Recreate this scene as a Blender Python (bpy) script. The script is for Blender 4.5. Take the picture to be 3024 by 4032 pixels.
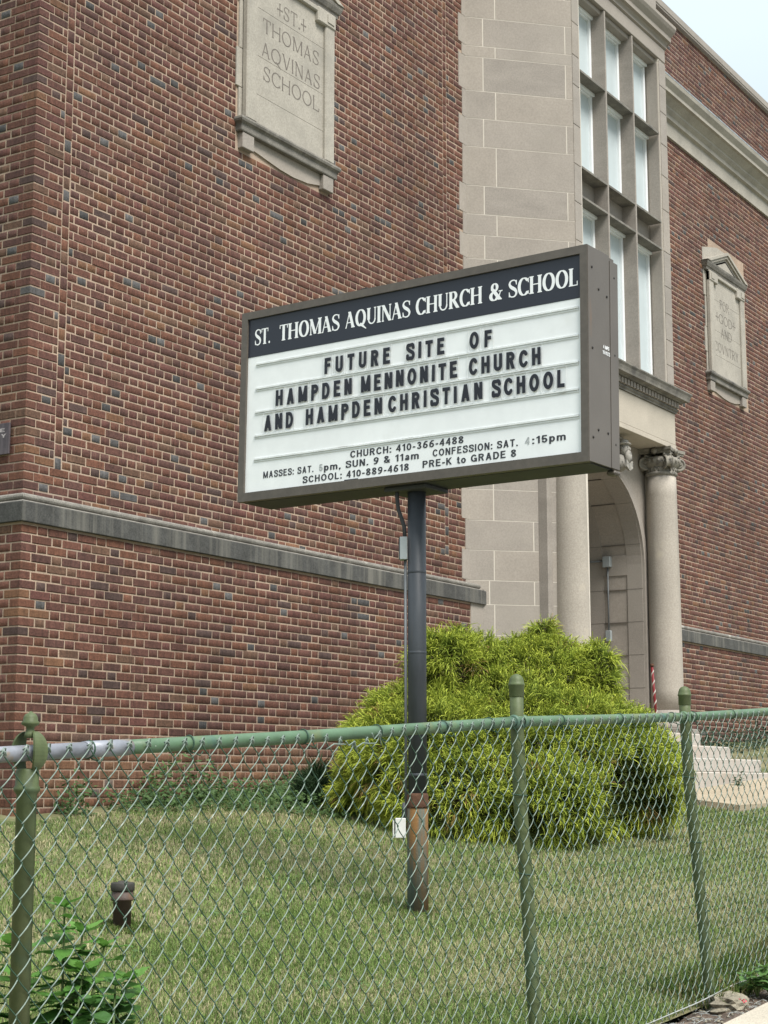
import bpy, bmesh, math, random
import numpy as np
from mathutils import Vector, Matrix
random.seed(7); rng = np.random.default_rng(11)
for o in list(bpy.data.objects): bpy.data.objects.remove(o)
S = bpy.context.scene
PI = math.pi
# ------------------------------------------------------------------ camera
EYE = 1.4; PHI = math.radians(32.67); F = 6600.0; PITCH = math.atan(1074/6600)
cam = bpy.data.cameras.new('camera'); co = bpy.data.objects.new('camera', cam)
S.collection.objects.link(co); S.camera = co
co.location = (0, 0, EYE); co.rotation_euler = (PI/2+PITCH, 0, PHI-PI/2)
cam.sensor_fit = 'HORIZONTAL'; cam.sensor_width = 36; cam.lens = 36*F/3024
cam.clip_start = .05; cam.clip_end = 3000
# ------------------------------------------------------------------ world, sun, exposure
SUN_EL, SUN_AZ = math.radians(56), math.radians(-112)      # azimuth of the sun from +X, anticlockwise
w = bpy.data.worlds.new('World'); S.world = w; w.use_nodes = True
nt = w.node_tree; nt.nodes.clear()
sky = nt.nodes.new('ShaderNodeTexSky'); sky.sky_type = 'NISHITA'; sky.sun_disc = False
sky.sun_elevation = SUN_EL; sky.sun_rotation = PI/2-SUN_AZ; sky.dust_density = 4; sky.air_density = 1.2
tc = nt.nodes.new('ShaderNodeTexCoord')
mp = nt.nodes.new('ShaderNodeMapping'); mp.inputs['Scale'].default_value = (1, 1, 2.2)
nz = nt.nodes.new('ShaderNodeTexNoise'); nz.inputs['Scale'].default_value = 2.3; nz.inputs['Detail'].default_value = 5
rp = nt.nodes.new('ShaderNodeValToRGB')
rp.color_ramp.elements[0].position = .3; rp.color_ramp.elements[0].color = (.80, .80, .80, 1)
rp.color_ramp.elements[1].position = .72; rp.color_ramp.elements[1].color = (.97, .97, .97, 1)
mx = nt.nodes.new('ShaderNodeMixRGB'); mx.inputs['Color2'].default_value = (6.75, 7.75, 8.4, 1)
bg = nt.nodes.new('ShaderNodeBackground'); bg.inputs['Strength'].default_value = .10
ow = nt.nodes.new('ShaderNodeOutputWorld')
L = nt.links.new
L(tc.outputs['Generated'], mp.inputs['Vector']); L(mp.outputs['Vector'], nz.inputs['Vector']); L(nz.outputs['Fac'], rp.inputs['Fac'])
L(rp.outputs['Color'], mx.inputs['Fac']); L(sky.outputs['Color'], mx.inputs['Color1']); L(mx.outputs['Color'], bg.inputs['Color'])
L(bg.outputs['Background'], ow.inputs['Surface'])
# standard overcast sky: luminance (1 + 2 sin elevation) / 3 of the zenith's
sx = nt.nodes.new('ShaderNodeSeparateXYZ'); L(tc.outputs['Generated'], sx.inputs['Vector'])
mr = nt.nodes.new('ShaderNodeMapRange'); mr.inputs['From Min'].default_value = 0; mr.inputs['From Max'].default_value = 1
mr.inputs['To Min'].default_value = .0385; mr.inputs['To Max'].default_value = .112
L(sx.outputs['Z'], mr.inputs['Value']); L(mr.outputs['Result'], bg.inputs['Strength'])
sl = bpy.data.lights.new('sun', 'SUN'); sl.energy = 2.7; sl.angle = math.radians(24); sl.color = (1, .965, .91)
so = bpy.data.objects.new('sun', sl); S.collection.objects.link(so)
sd = Vector((math.cos(SUN_AZ)*math.cos(SUN_EL), math.sin(SUN_AZ)*math.cos(SUN_EL), math.sin(SUN_EL)))
so.location = sd*60; so.rotation_euler = (-sd).to_track_quat('-Z', 'Y').to_euler()
S.view_settings.view_transform = 'Standard'; S.view_settings.look = 'None'
S.view_settings.exposure = 0.97; S.view_settings.gamma = 1; S.view_settings.use_curve_mapping = False
S.render.engine = 'CYCLES'; S.cycles.max_bounces = 6

# ------------------------------------------------------------------ materials
def mat(name, col, rough=.8, var=0., scale=8., bump=0., bscale=120., metal=0., spec=.3, streak=None, stain=None,
        attr=None, objcol=False, grain=None, map_scale=None, trans=None, big=None):
    m = bpy.data.materials.new(name); m.use_nodes = True; t = m.node_tree; N = t.nodes; K = t.links.new
    b = N['Principled BSDF']; b.inputs['Roughness'].default_value = rough; b.inputs['Metallic'].default_value = metal
    b.inputs['Specular IOR Level'].default_value = spec
    if 'Object Info': pass
    tcn = N.new('ShaderNodeTexCoord'); src = tcn.outputs['Object']
    if objcol:      # shared meshes: world position keeps the grain of each piece its own
        g = N.new('ShaderNodeNewGeometry'); src = g.outputs['Position']
    if map_scale:
        mm = N.new('ShaderNodeMapping'); mm.inputs['Scale'].default_value = map_scale; K(src, mm.inputs['Vector']); src2 = mm.outputs['Vector']
    else: src2 = src
    if attr:
        a = N.new('ShaderNodeAttribute'); a.attribute_name = attr; cur = a.outputs['Color']
    elif objcol:
        a = N.new('ShaderNodeObjectInfo'); cur = a.outputs['Color']
    else:
        a = N.new('ShaderNodeRGB'); a.outputs[0].default_value = (*col, 1); cur = a.outputs[0]
    def noise(sc, vec, det=6, rough_=.6):
        n = N.new('ShaderNodeTexNoise'); n.inputs['Scale'].default_value = sc; n.inputs['Detail'].default_value = det
        n.inputs['Roughness'].default_value = rough_; K(vec, n.inputs['Vector']); return n.outputs['Fac']
    def ramp(fac, p0, c0, p1, c1):
        r = N.new('ShaderNodeValToRGB'); r.color_ramp.elements[0].position = p0; r.color_ramp.elements[0].color = (*c0, 1)
        r.color_ramp.elements[1].position = p1; r.color_ramp.elements[1].color = (*c1, 1); K(fac, r.inputs['Fac']); return r.outputs['Color']
    def mix(a_, b_, fac, kind='MULTIPLY'):
        x = N.new('ShaderNodeMixRGB'); x.blend_type = kind
        if isinstance(fac, float): x.inputs['Fac'].default_value = fac
        else: K(fac, x.inputs['Fac'])
        K(a_, x.inputs['Color1']) if not isinstance(a_, tuple) else setattr(x.inputs['Color1'], 'default_value', (*a_, 1))
        K(b_, x.inputs['Color2']) if not isinstance(b_, tuple) else setattr(x.inputs['Color2'], 'default_value', (*b_, 1))
        return x.outputs['Color']
    if var:
        cur = mix(cur, ramp(noise(scale, src2), .32, (1-var,)*3, .68, (1+var*.6,)*3), 1.)
    if grain:       # (scale, amount)
        cur = mix(cur, ramp(noise(grain[0], src, 3), .35, (1-grain[1],)*3, .65, (1+grain[1]*.6,)*3), 1.)
    if big:         # broad soot and water marks, drawn out downwards
        mb_ = N.new('ShaderNodeMapping'); mb_.inputs['Scale'].default_value = (1, 1, .35); K(src, mb_.inputs['Vector'])
        cur = mix(cur, ramp(noise(big[0], mb_.outputs['Vector'], 7, .65), .36, (1-big[1],)*3, .64, (1+big[1]*.5,)*3), 1.)
    if streak:      # (scale xyz, colour, lo, hi)
        mm = N.new('ShaderNodeMapping'); mm.inputs['Scale'].default_value = streak[0]; K(src, mm.inputs['Vector'])
        f = ramp(noise(1., mm.outputs['Vector'], 5), streak[2], (0, 0, 0), streak[3], (1, 1, 1))
        cur = mix(cur, streak[1], f, 'MIX')
    if stain:       # list of (scale, colour, lo, hi)
        for s_ in stain:
            f = ramp(noise(s_[0], src, 6), s_[2], (0, 0, 0), s_[3], (1, 1, 1)); cur = mix(cur, s_[1], f, 'MIX')
    K(cur, b.inputs['Base Color'])
    if bump:
        bp = N.new('ShaderNodeBump'); bp.inputs['Strength'].default_value = bump; bp.inputs['Distance'].default_value = .01
        K(noise(bscale, src, 4), bp.inputs['Height']); K(bp.outputs['Normal'], b.inputs['Normal'])
    if trans:       # leaves let some light through
        tr = N.new('ShaderNodeBsdfTranslucent'); K(cur, tr.inputs['Color']); ms = N.new('ShaderNodeMixShader')
        ms.inputs['Fac'].default_value = trans; K(b.outputs[0], ms.inputs[1]); K(tr.outputs[0], ms.inputs[2])
        K(ms.outputs[0], N['Material Output'].inputs['Surface'])
    return m
M = {}
M['brick'] = mat('fired_brick', (0, 0, 0), .82, .30, 9, .35, 90, attr='col', big=(.7, .20), grain=(60, .30), map_scale=(3, 3, .7), stain=[(420, (.03, .025, .025), .66, .78)])
M['brick_one'] = mat('fired_brick_single', (0, 0, 0), .82, .30, 9, .35, 90, objcol=True, big=(.7, .20), grain=(60, .30), map_scale=(3, 3, .7), stain=[(420, (.03, .025, .025), .66, .78)])
M['mortar'] = mat('lime_mortar', (.42, .315, .235), .95, .14, 3, .5, 200, grain=(150, .25), big=(.7, .22), stain=[(1.2, (.34, .27, .215), .56, .72)])
M['stone'] = mat('limestone', (.312, .277, .241), .88, .12, 1.6, .18, 160, grain=(55, .10), stain=[(.9, (.30, .27, .232), .5, .75)])
M['stone_b'] = mat('limestone_greyer', (.296, .264, .231), .88, .12, 2.2, .18, 160, grain=(60, .12), map_scale=(1, 1, 3))
M['stone_c'] = mat('limestone_warm', (.328, .289, .248), .88, .12, 1.4, .18, 160, grain=(48, .10))
M['stone_col'] = mat('limestone_column', (.375, .335, .285), .85, .10, 1.5, .2, 180, grain=(60, .14), streak=((5, 5, .35), (.28, .25, .21), .54, .80), stain=[(3.0, (.42, .37, .30), .60, .72)])
M['stone_dark'] = mat('weathered_limestone', (.205, .19, .165), .92, .3, 6, .3, 120, grain=(70, .25), stain=[(2.5, (.09, .085, .078), .5, .68)])
M['frieze'] = mat('frieze_limestone', (.45, .40, .33), .88, .1, 2, .15, 150, grain=(55, .08), streak=((7, 7, .9), (.20, .18, .155), .62, .78))
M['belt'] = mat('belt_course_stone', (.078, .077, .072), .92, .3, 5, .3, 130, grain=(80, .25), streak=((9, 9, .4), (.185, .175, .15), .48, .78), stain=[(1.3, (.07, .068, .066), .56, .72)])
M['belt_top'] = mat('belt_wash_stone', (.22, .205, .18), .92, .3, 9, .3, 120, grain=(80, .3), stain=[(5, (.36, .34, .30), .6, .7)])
M['joint'] = mat('pointing', (.56, .51, .44), .95, .1, 9)
M['inscr'] = mat('dark_cut_stone', (.165, .145, .125), .95, .15, 12)  # darker tone than the stone, for inscriptions and reveal joints
M['plaque'] = mat('plaque_limestone', (.37, .34, .29), .9, .13, 3, .2, 150, grain=(60, .14), stain=[(2.2, (.27, .25, .215), .52, .72)])
M['white'] = mat('white_painted_frame', (.78, .80, .80), .5, .05, 4)
M['panel_glass'] = mat('pale_window_panel', (.50, .56, .57), .35, .07, 1.5, spec=.5)
M['bronze'] = mat('brown_painted_metal', (.108, .092, .076), .5, .14, 3, .05, 60, spec=.45, grain=(25, .1))
M['bronze_end'] = mat('brown_painted_metal_end', (.112, .098, .084), .5, .12, 2, .05, 60, spec=.4, streak=((8, 8, 1.2), (.14, .10, .07), .66, .74))
M['under'] = mat('sign_underside_metal', (.05, .052, .05), .6, .2, 4)
M['navy'] = mat('navy_header_panel', (.019, .022, .032), .35, .05, 3, spec=.5)
M['sign_white'] = mat('white_acrylic_panel', (.84, .855, .85), .4, .04, 2.0, spec=.4, grain=(9, .03), stain=[(3.5, (.74, .75, .73), .60, .80)])
M['white_letter'] = mat('white_vinyl_letter', (.86, .87, .87), .5)
M['black_letter'] = mat('black_sign_letter', (.022, .024, .032), .45, .12, 30)
M['faded_letter'] = mat('faded_sign_digit', (.42, .44, .44), .5, .4, 60)
M['grey_print'] = mat('dark_grey_vinyl_print', (.045, .047, .055), .5)
M['card'] = mat('clear_card_edge', (.68, .69, .68), .35, .15, 40, spec=.5)
M['track'] = mat('acrylic_letter_track', (.70, .72, .71), .35, .1, 14, streak=((3, 5, 60), (.36, .35, .31), .60, .72))
M['track_dirt'] = mat('track_grime', (.40, .39, .36), .7, .5, 22)
M['pole'] = mat('dark_painted_pole', (.052, .058, .066), .5, .3, 3, .1, 80, spec=.4, map_scale=(3, 3, .7), streak=((14, 14, 1.2), (.075, .07, .068), .55, .75), stain=[(30, (.12, .12, .12), .74, .78)])
M['rust_sleeve'] = mat('rusty_pole_sleeve', (.125, .155, .135), .75, .25, 5, .3, 80, streak=((11, 11, 1.0), (.26, .135, .05), .44, .58), stain=[(26, (.32, .34, .34), .70, .735), (7, (.07, .045, .035), .62, .72)])
M['rust'] = mat('rust', (.10, .05, .03), .9, .4, 20, .5, 60)
M['galv'] = mat('galvanised_box', (.35, .38, .38), .45, .12, 12, metal=.25)
M['whitebox'] = mat('white_plastic_box', (.62, .62, .58), .5, .15, 12)
M['cable'] = mat('grey_cable', (.06, .06, .062), .6)
M['conduit'] = mat('grey_conduit', (.15, .16, .165), .5, .1, 9, metal=.2)
M['green_post'] = mat('olive_green_paint', (.078, .102, .042), .55, .22, 5, .12, 70, spec=.35, map_scale=(3, 3, .8), grain=(45, .12), streak=((9, 9, 1.4), (.105, .115, .048), .5, .78), stain=[(4.5, (.06, .095, .052), .55, .68), (40, (.17, .20, .11), .72, .75), (28, (.08, .055, .03), .74, .77)])
M['green_rail'] = mat('green_rail_paint', (.085, .150, .085), .5, .2, 9, .12, 60, spec=.4, stain=[(6, (.13, .145, .06), .50, .68), (3.2, (.055, .11, .10), .58, .66), (46, (.50, .53, .48), .70, .73), (24, (.11, .07, .04), .72, .75)])
M['bare_rail'] = mat('bare_steel_rail', (.27, .28, .31), .5, .25, 12, .15, 60, metal=.3, stain=[(14, (.28, .21, .12), .56, .68)])
M['wire_dark'] = mat('green_coated_wire', (.028, .070, .042), .5, .2, 60, spec=.4, objcol=False)
M['wire_lit'] = mat('lit_coated_wire', (.17, .22, .185), .5, .2, 60, spec=.4, stain=[(40, (.40, .43, .38), .62, .74)])  # paler tone: light caught by the front strands is put into the colour
M['wire_rust'] = mat('bare_tension_wire', (.33, .34, .32), .6, .3, 40)
M['grass'] = mat('grass_blade', (0, 0, 0), .75, attr='col', spec=.2, trans=.25)
M['soil_lawn'] = mat('lawn_soil', (.20, .18, .095), .95, .35, 2.5, .6, 60, grain=(70, .35), stain=[(1.6, (.085, .105, .035), .45, .6)])
M['dirt'] = mat('bare_dirt', (.115, .085, .065), .95, .4, 9, .9, 60, grain=(60, .4), stain=[(14, (.24, .21, .17), .6, .7)])
M['concrete'] = mat('sidewalk_concrete', (.46, .41, .33), .9, .12, 2, .25, 150, grain=(110, .22))
M['walk'] = mat('aggregate_walk', (.37, .305, .215), .9, .12, 2, .3, 150, grain=(90, .3))
M['steps'] = mat('marble_steps', (.41, .37, .325), .8, .12, 3, .15, 120, stain=[(2.5, (.40, .32, .25), .55, .75)])
M['footing'] = mat('rough_footing', (.27, .24, .18), .95, .35, 8, .9, 40, grain=(60, .3))
M['foliage'] = mat('golden_thread_foliage', (0, 0, 0), .7, attr='col', spec=.15, trans=.18)
M['leafm'] = mat('weed_leaf', (.055, .14, .035), .5, .25, 30, .15, 200, spec=.4, objcol=True, trans=.3)
M['weed'] = mat('ground_cover_leaf', (0, 0, 0), .65, attr='col', spec=.3, trans=.25)
M['stem'] = mat('weed_stem', (.09, .13, .04), .7)
M['bark'] = mat('brown_twigs', (.07, .05, .03), .9)
M['pipe'] = mat('brown_cast_pipe', (.085, .058, .046), .6, .3, 9, .3, 50, spec=.35, stain=[(9, (.125, .07, .04), .5, .66)])
M['cap_dark'] = mat('dark_pipe_cap', (.045, .042, .036), .7, .3, 30)
M['red'] = mat('red_pole_wrap', (.17, .016, .018), .5)
M['pole_white'] = mat('white_pole_wrap', (.45, .41, .37), .5)
M['metal_plaque'] = mat('brown_metal_notice', (.085, .070, .078), .5, .3, 14, .1, 60, metal=.2, streak=((20, 20, 2), (.14, .12, .125), .5, .7))
M['notice_text'] = mat('notice_lettering', (.42, .38, .38), .6)
M['door'] = mat('dark_green_door', (.03, .045, .04), .5)
M['pink'] = mat('pink_petals', (.62, .05, .09), .6)
M['yellow'] = mat('yellow_petals', (.70, .55, .05), .6)
M['snow'] = mat('lead_flashing', (.50, .54, .58), .5, .35, 12)
M['screw'] = mat('dark_screw', (.025, .022, .02), .6)
M['carving'] = mat('carved_limestone', (.33, .31, .275), .9, .3, 14, .4, 60, stain=[(16, (.10, .095, .09), .54, .66)])
M['capital'] = mat('grimy_carved_limestone', (.25, .23, .195), .92, .35, 12, .4, 60, stain=[(9, (.07, .066, .06), .52, .66)])

# ------------------------------------------------------------------ helpers
COL = S.collection
def tag(o, label=None, cat=None, group=None, kind=None):
    if label: o['label'] = label
    if cat: o['category'] = cat
    if group: o['group'] = group
    if kind: o['kind'] = kind
    return o
def setpar(o, p):
    if p is not None:
        o.parent = p
        o.matrix_parent_inverse = Matrix.Translation(p.location).inverted() if p.type == 'EMPTY' else Matrix.Identity(4)
    return o
def empty(name, loc, label=None, cat=None, group=None, kind=None):
    o = bpy.data.objects.new(name, None); COL.objects.link(o); o.location = loc; o.empty_display_size = .2
    return tag(o, label, cat, group, kind)
def linkmesh(name, me, parent=None, **k):
    o = bpy.data.objects.new(name, me); COL.objects.link(o); setpar(o, parent); return tag(o, **k)

class MB:
    def __init__(s, mx=None): s.v = []; s.f = []; s.mi = []; s.mx = mx; s.smooth = []
    def add(s, vs, fs, mi=0, sm=False):
        n = len(s.v); s.v += [tuple(v) for v in vs]; s.f += [tuple(n+i for i in f) for f in fs]
        s.mi += [mi]*len(fs); s.smooth += [sm]*len(fs); return s
    def box(s, x0, x1, y0, y1, z0, z1, mi=0, bev=0.):
        if bev <= 0:
            vs = [(x0, y0, z0), (x1, y0, z0), (x1, y1, z0), (x0, y1, z0), (x0, y0, z1), (x1, y0, z1), (x1, y1, z1), (x0, y1, z1)]
            s.add(vs, [(0, 3, 2, 1), (4, 5, 6, 7), (0, 1, 5, 4), (1, 2, 6, 5), (2, 3, 7, 6), (3, 0, 4, 7)], mi); return s
        bm = bmesh.new(); bmesh.ops.create_cube(bm, size=1)
        for v in bm.verts:
            v.co = Vector((x0+(v.co.x+.5)*(x1-x0), y0+(v.co.y+.5)*(y1-y0), z0+(v.co.z+.5)*(z1-z0)))
        bmesh.ops.bevel(bm, geom=bm.edges[:], offset=bev, segments=1, affect='EDGES', profile=.5)
        s.addbm(bm, mi); return s
    def addbm(s, bm, mi=0, sm=False):
        bm.verts.index_update(); s.add([v.co[:] for v in bm.verts], [[v.index for v in f.verts] for f in bm.faces], mi, sm); bm.free()
    def lathe(s, c, prof, n=24, mi=0, sm=True, cap=True, axis=None):
        # prof: (r, z) from bottom to top
        vs = []; fs = []
        for r, z in prof:
            for i in range(n):
                a = 2*PI*i/n; vs.append((r*math.cos(a), r*math.sin(a), z))
        for j in range(len(prof)-1):
            for i in range(n):
                k = (i+1) % n; fs.append((j*n+i, j*n+k, (j+1)*n+k, (j+1)*n+i))
        if axis is not None:
            q = Vector((0, 0, 1)).rotation_difference(Vector(axis)); vs = [tuple(q @ Vector(v)) for v in vs]
        vs = [(v[0]+c[0], v[1]+c[1], v[2]+c[2]) for v in vs]
        n0 = len(fs); s.add(vs, fs, mi, sm)
        if cap:
            b = len(s.v)-len(vs)
            s.f += [tuple(b+i for i in reversed(range(n))), tuple(b+(len(prof)-1)*n+i for i in range(n))]; s.mi += [mi]*2; s.smooth += [False]*2
        return s
    def tube(s, pts, r, n=8, mi=0, cap=True, sm=True, closed=False):
        pts = [Vector(p) for p in pts]; m = len(pts); vs = []; fs = []; up = None
        rr = r if hasattr(r, '__len__') else [r]*m
        for i, p in enumerate(pts):
            if closed: t = pts[(i+1) % m]-pts[i-1]
            else: t = pts[min(i+1, m-1)]-pts[max(i-1, 0)]
            t.normalize()
            if up is None:
                up = Vector((0, 0, 1)) if abs(t.z) < .9 else Vector((1, 0, 0))
            a = (up-t*up.dot(t)).normalized(); b = t.cross(a); up = a
            for k in range(n):
                q = 2*PI*k/n; vs.append(p+a*(rr[i]*math.cos(q))+b*(rr[i]*math.sin(q)))
        for i in range(m if closed else m-1):
            j = (i+1) % m
            for k in range(n):
                l = (k+1) % n; fs.append((i*n+k, i*n+l, j*n+l, j*n+k))
        b0 = len(s.v); s.add(vs, fs, mi, sm)
        if cap and not closed:
            s.f += [tuple(b0+k for k in reversed(range(n))), tuple(b0+(m-1)*n+k for k in range(n))]; s.mi += [mi]*2; s.smooth += [False]*2
        return s
    def sweep(s, path, prof, mi=0, closed_prof=True, ends=True):
        # path: XY points; outward is to the right of travel; prof: closed list of (outward, z)
        P = [Vector((p[0], p[1])) for p in path]; n = len(prof); vs = []
        for i, p in enumerate(P):
            ds = []
            if i > 0: ds.append((P[i]-P[i-1]).normalized())
            if i < len(P)-1: ds.append((P[i+1]-P[i]).normalized())
            ns = [Vector((d.y, -d.x)) for d in ds]
            if len(ns) == 2:
                m_ = (ns[0]+ns[1]); m_ = m_/m_.length; m_ = m_/max(.2, m_.dot(ns[0]))
            else: m_ = ns[0]
            for (o, z) in prof: vs.append((p.x+m_.x*o, p.y+m_.y*o, z))
        fs = []
        for i in range(len(P)-1):
            for k in range(n):
                l = (k+1) % n; fs.append((i*n+k, i*n+l, (i+1)*n+l, (i+1)*n+k))
        if ends: fs += [tuple(reversed(range(n))), tuple((len(P)-1)*n+k for k in range(n))]
        return s.add(vs, fs, mi)
    def prism(s, poly, mi=0, axis='y', a=0., b=1.):
        # poly of (x,z) extruded in y from a to b, or (x,y) extruded in z
        n = len(poly)
        if axis == 'y': vs = [(p[0], a, p[1]) for p in poly]+[(p[0], b, p[1]) for p in poly]
        elif axis == 'x': vs = [(a, p[0], p[1]) for p in poly]+[(b, p[0], p[1]) for p in poly]
        else: vs = [(p[0], p[1], a) for p in poly]+[(p[0], p[1], b) for p in poly]
        fs = [tuple(range(n)), tuple(reversed(range(n, 2*n)))]+[(i, i+n, (i+1) % n+n, (i+1) % n) for i in range(n)]
        return s.add(vs, fs, mi)
    def build(s, name, mats, parent=None, fix=True, **k):
        me = bpy.data.meshes.new(name)
        vs = s.v
        if s.mx is not None: vs = [tuple(s.mx @ Vector(v)) for v in vs]
        me.from_pydata(vs, [], s.f)
        if not isinstance(mats, (list, tuple)): mats = [mats]
        for m in mats: me.materials.append(m)
        if len(mats) > 1: me.polygons.foreach_set('material_index', s.mi)
        if any(s.smooth): me.polygons.foreach_set('use_smooth', s.smooth)
        if fix and len(s.f) < 60000:
            bm = bmesh.new(); bm.from_mesh(me); bmesh.ops.recalc_face_normals(bm, faces=bm.faces[:]); bm.to_mesh(me); bm.free()
        me.update(); return linkmesh(name, me, parent, **k)

def np_mesh(name, verts, faces_flat, sizes, mats, col=None, parent=None, **k):
    me = bpy.data.meshes.new(name); nv = len(verts); nl = len(faces_flat); nf = len(sizes)
    me.vertices.add(nv); me.vertices.foreach_set('co', verts.astype(np.float32).ravel())
    me.loops.add(nl); me.loops.foreach_set('vertex_index', faces_flat.astype(np.int32))
    me.polygons.add(nf); st = np.concatenate([[0], np.cumsum(sizes)[:-1]]).astype(np.int32)
    me.polygons.foreach_set('loop_start', st); me.polygons.foreach_set('loop_total', sizes.astype(np.int32))
    if not isinstance(mats, (list, tuple)): mats = [mats]
    for m in mats: me.materials.append(m)
    me.update(calc_edges=True)
    if col is not None:
        a = me.color_attributes.new('col', 'FLOAT_COLOR', 'POINT')
        c = np.ones((nv, 4), np.float32); c[:, :3] = col; a.data.foreach_set('color', c.ravel())
    return linkmesh(name, me, parent, **k)

def gz(x, y):       # ground height: the bank rises towards the wall and along the street
    return .38+.058*(x-7.6)+.13*(y-3.1) if y > 3.1 else .38+.058*(x-7.6)+.02*(y-3.1)
def gzv(x, y): return np.where(y > 3.1, .38+.058*(x-7.6)+.13*(y-3.1), .38+.058*(x-7.6)+.02*(y-3.1))

# ------------------------------------------------------------------ bricks
def brick_palette(n, header):
    base = np.array([[.134, .058, .040], [.120, .054, .041], [.146, .063, .039], [.104, .050, .040], [.165, .082, .045], [.082, .050, .043], [.132, .073, .048], [.122, .051, .041]])
    p = np.array([.26, .26, .15, .13, .03, .04, .07, .06]); c = base[rng.choice(8, n, p=p)]
    c = c*rng.uniform(.82, 1.08, (n, 1))
    g = rng.random(n) < np.where(header, .055, .005)
    c[g] = np.array([.078, .074, .073])*rng.uniform(.65, 1.45, (g.sum(), 1))
    return c
CH = .0677; HD = .1067; ST = .2133; J = .0098
def clip_holes(a, b, z, holes):
    segs = [(a, b)]
    for (h0, h1, z0, z1) in holes:
        if z0 < z < z1:
            out = []
            for (s0, s1) in segs:
                if h1 <= s0 or h0 >= s1: out.append((s0, s1))
                else:
                    if h0-s0 > .03: out.append((s0, h0))
                    if s1-h1 > .03: out.append((h1, s1))
            segs = out
    return segs
def lay(u0, u1, z0, z1, bond, phase0=0, starts=None, holes=()):
    """rects (a,b,za,zb,header) of bricks between u0 and u1"""
    out = []; nrow = int(round((z1-z0)/CH)); ch = (z1-z0)/nrow
    for r in range(nrow):
        za = z0+r*ch; k = (r+phase0) % 2; pieces = []
        if starts: u = u0; pieces_ = list(starts[k])
        else: pieces_ = []
        u = u0
        for l in pieces_: pieces.append((u, u+l)); u += l
        if bond == 'english':
            seq = [ST] if k == 0 else [HD]
            if k == 1 and not starts: pieces.append((u, u+HD*.5)); u += HD*.5
        elif bond == 'flemish':
            seq = [ST, HD] if k == 0 else [HD, ST]
            if k == 1 and not starts: pieces.append((u, u+.053)); u += .053; 
        elif bond == 'one': seq = [u1-u0]
        i = 0
        while u < u1-.012:
            l = seq[i % len(seq)]; e = min(u+l, u1)
            if u1-e < .045: e = u1
            pieces.append((u, e)); u = e; i += 1
        for (a, b) in pieces:
            for (p, q) in clip_holes(a, min(b, u1), za+ch/2, holes):
                if q-p > .02: out.append((p, q, za, za+ch, (q-p) < .15))
    return out
STUFF = dict(v=[], f=[], n=0, col=[])
CAND = []          # candidates for individual bricks
def brick_verts(w, h, jit, proud):
    """local verts of a chamfered face brick; x along, y outward negative, z up; centred"""
    c = .0045; hw, hh = w/2, h/2
    back = [(-hw, .0, -hh), (hw, .0, -hh), (hw, .0, hh), (-hw, .0, hh)]
    return back
def emit_bricks(rects, org, du, nrm, parent_key, individual=True):
    """du: unit along wall, nrm: outward normal, org: point at u=0,z=0 on the brick face plane"""
    n = len(rects); R = np.array([(a+J/2, b-J/2, c+J/2, d-J/2) for a, b, c, d, h in rects]); H = np.array([r[4] for r in rects])
    col = brick_palette(n, H); pr = rng.normal(0, .0011, n); D = .022; c = .005
    j = lambda s=.0012: rng.normal(0, s, n)
    ra, rb, rc, rd = R[:, 0]+j(), R[:, 1]+j(), R[:, 2]+j(.0009), R[:, 3]+j(.0009)
    o = np.array(org); du = np.array(du); nr = np.array(nrm)
    low = R[:, 2] < 1.80      # courses splashed with soil near the ground
    if low.any():
        t = np.clip((1.80-R[low, 2])/.35, 0, .75)[:, None]*rng.uniform(.3, 1, (low.sum(), 1)); col[low] = col[low]*(1-t)+np.array([.21, .115, .062])*t
    def P(u, z, d): return o+u[:, None]*du+d[:, None]*nr+np.stack([np.zeros(n), np.zeros(n), z], 1)
    jj = [j(.0011) for _ in range(8)]
    V = np.stack([P(ra, rc, pr*0-D), P(rb, rc, pr*0-D), P(rb, rd, pr*0-D), P(ra, rd, pr*0-D),
                  P(ra, rc, pr-c), P(rb, rc, pr-c), P(rb, rd, pr-c), P(ra, rd, pr-c),
                  P(ra+c+jj[0], rc+c+jj[1], pr), P(rb-c+jj[2], rc+c+jj[3], pr), P(rb-c+jj[4], rd-c+jj[5], pr), P(ra+c+jj[6], rd-c+jj[7], pr)], 1)
    faces = np.array([(0, 1, 5, 4), (1, 2, 6, 5), (2, 3, 7, 6), (3, 0, 4, 7), (4, 5, 9, 8), (5, 6, 10, 9), (6, 7, 11, 10), (7, 4, 8, 11), (8, 9, 10, 11)])
    for i in range(n):
        CAND.append((V[i], faces, col[i], parent_key, individual, H[i]))
def proj_px(p):
    x, y, z = p; h = x*math.cos(PHI)+y*math.sin(PHI); r = x*math.sin(PHI)-y*math.cos(PHI); u = z-EYE
    d = h*math.cos(PITCH)+u*math.sin(PITCH); v = -h*math.sin(PITCH)+u*math.cos(PITCH)
    if d < .1: return (-9999, -9999)
    return (1512+F*r/d, 2016-F*v/d)

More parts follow.
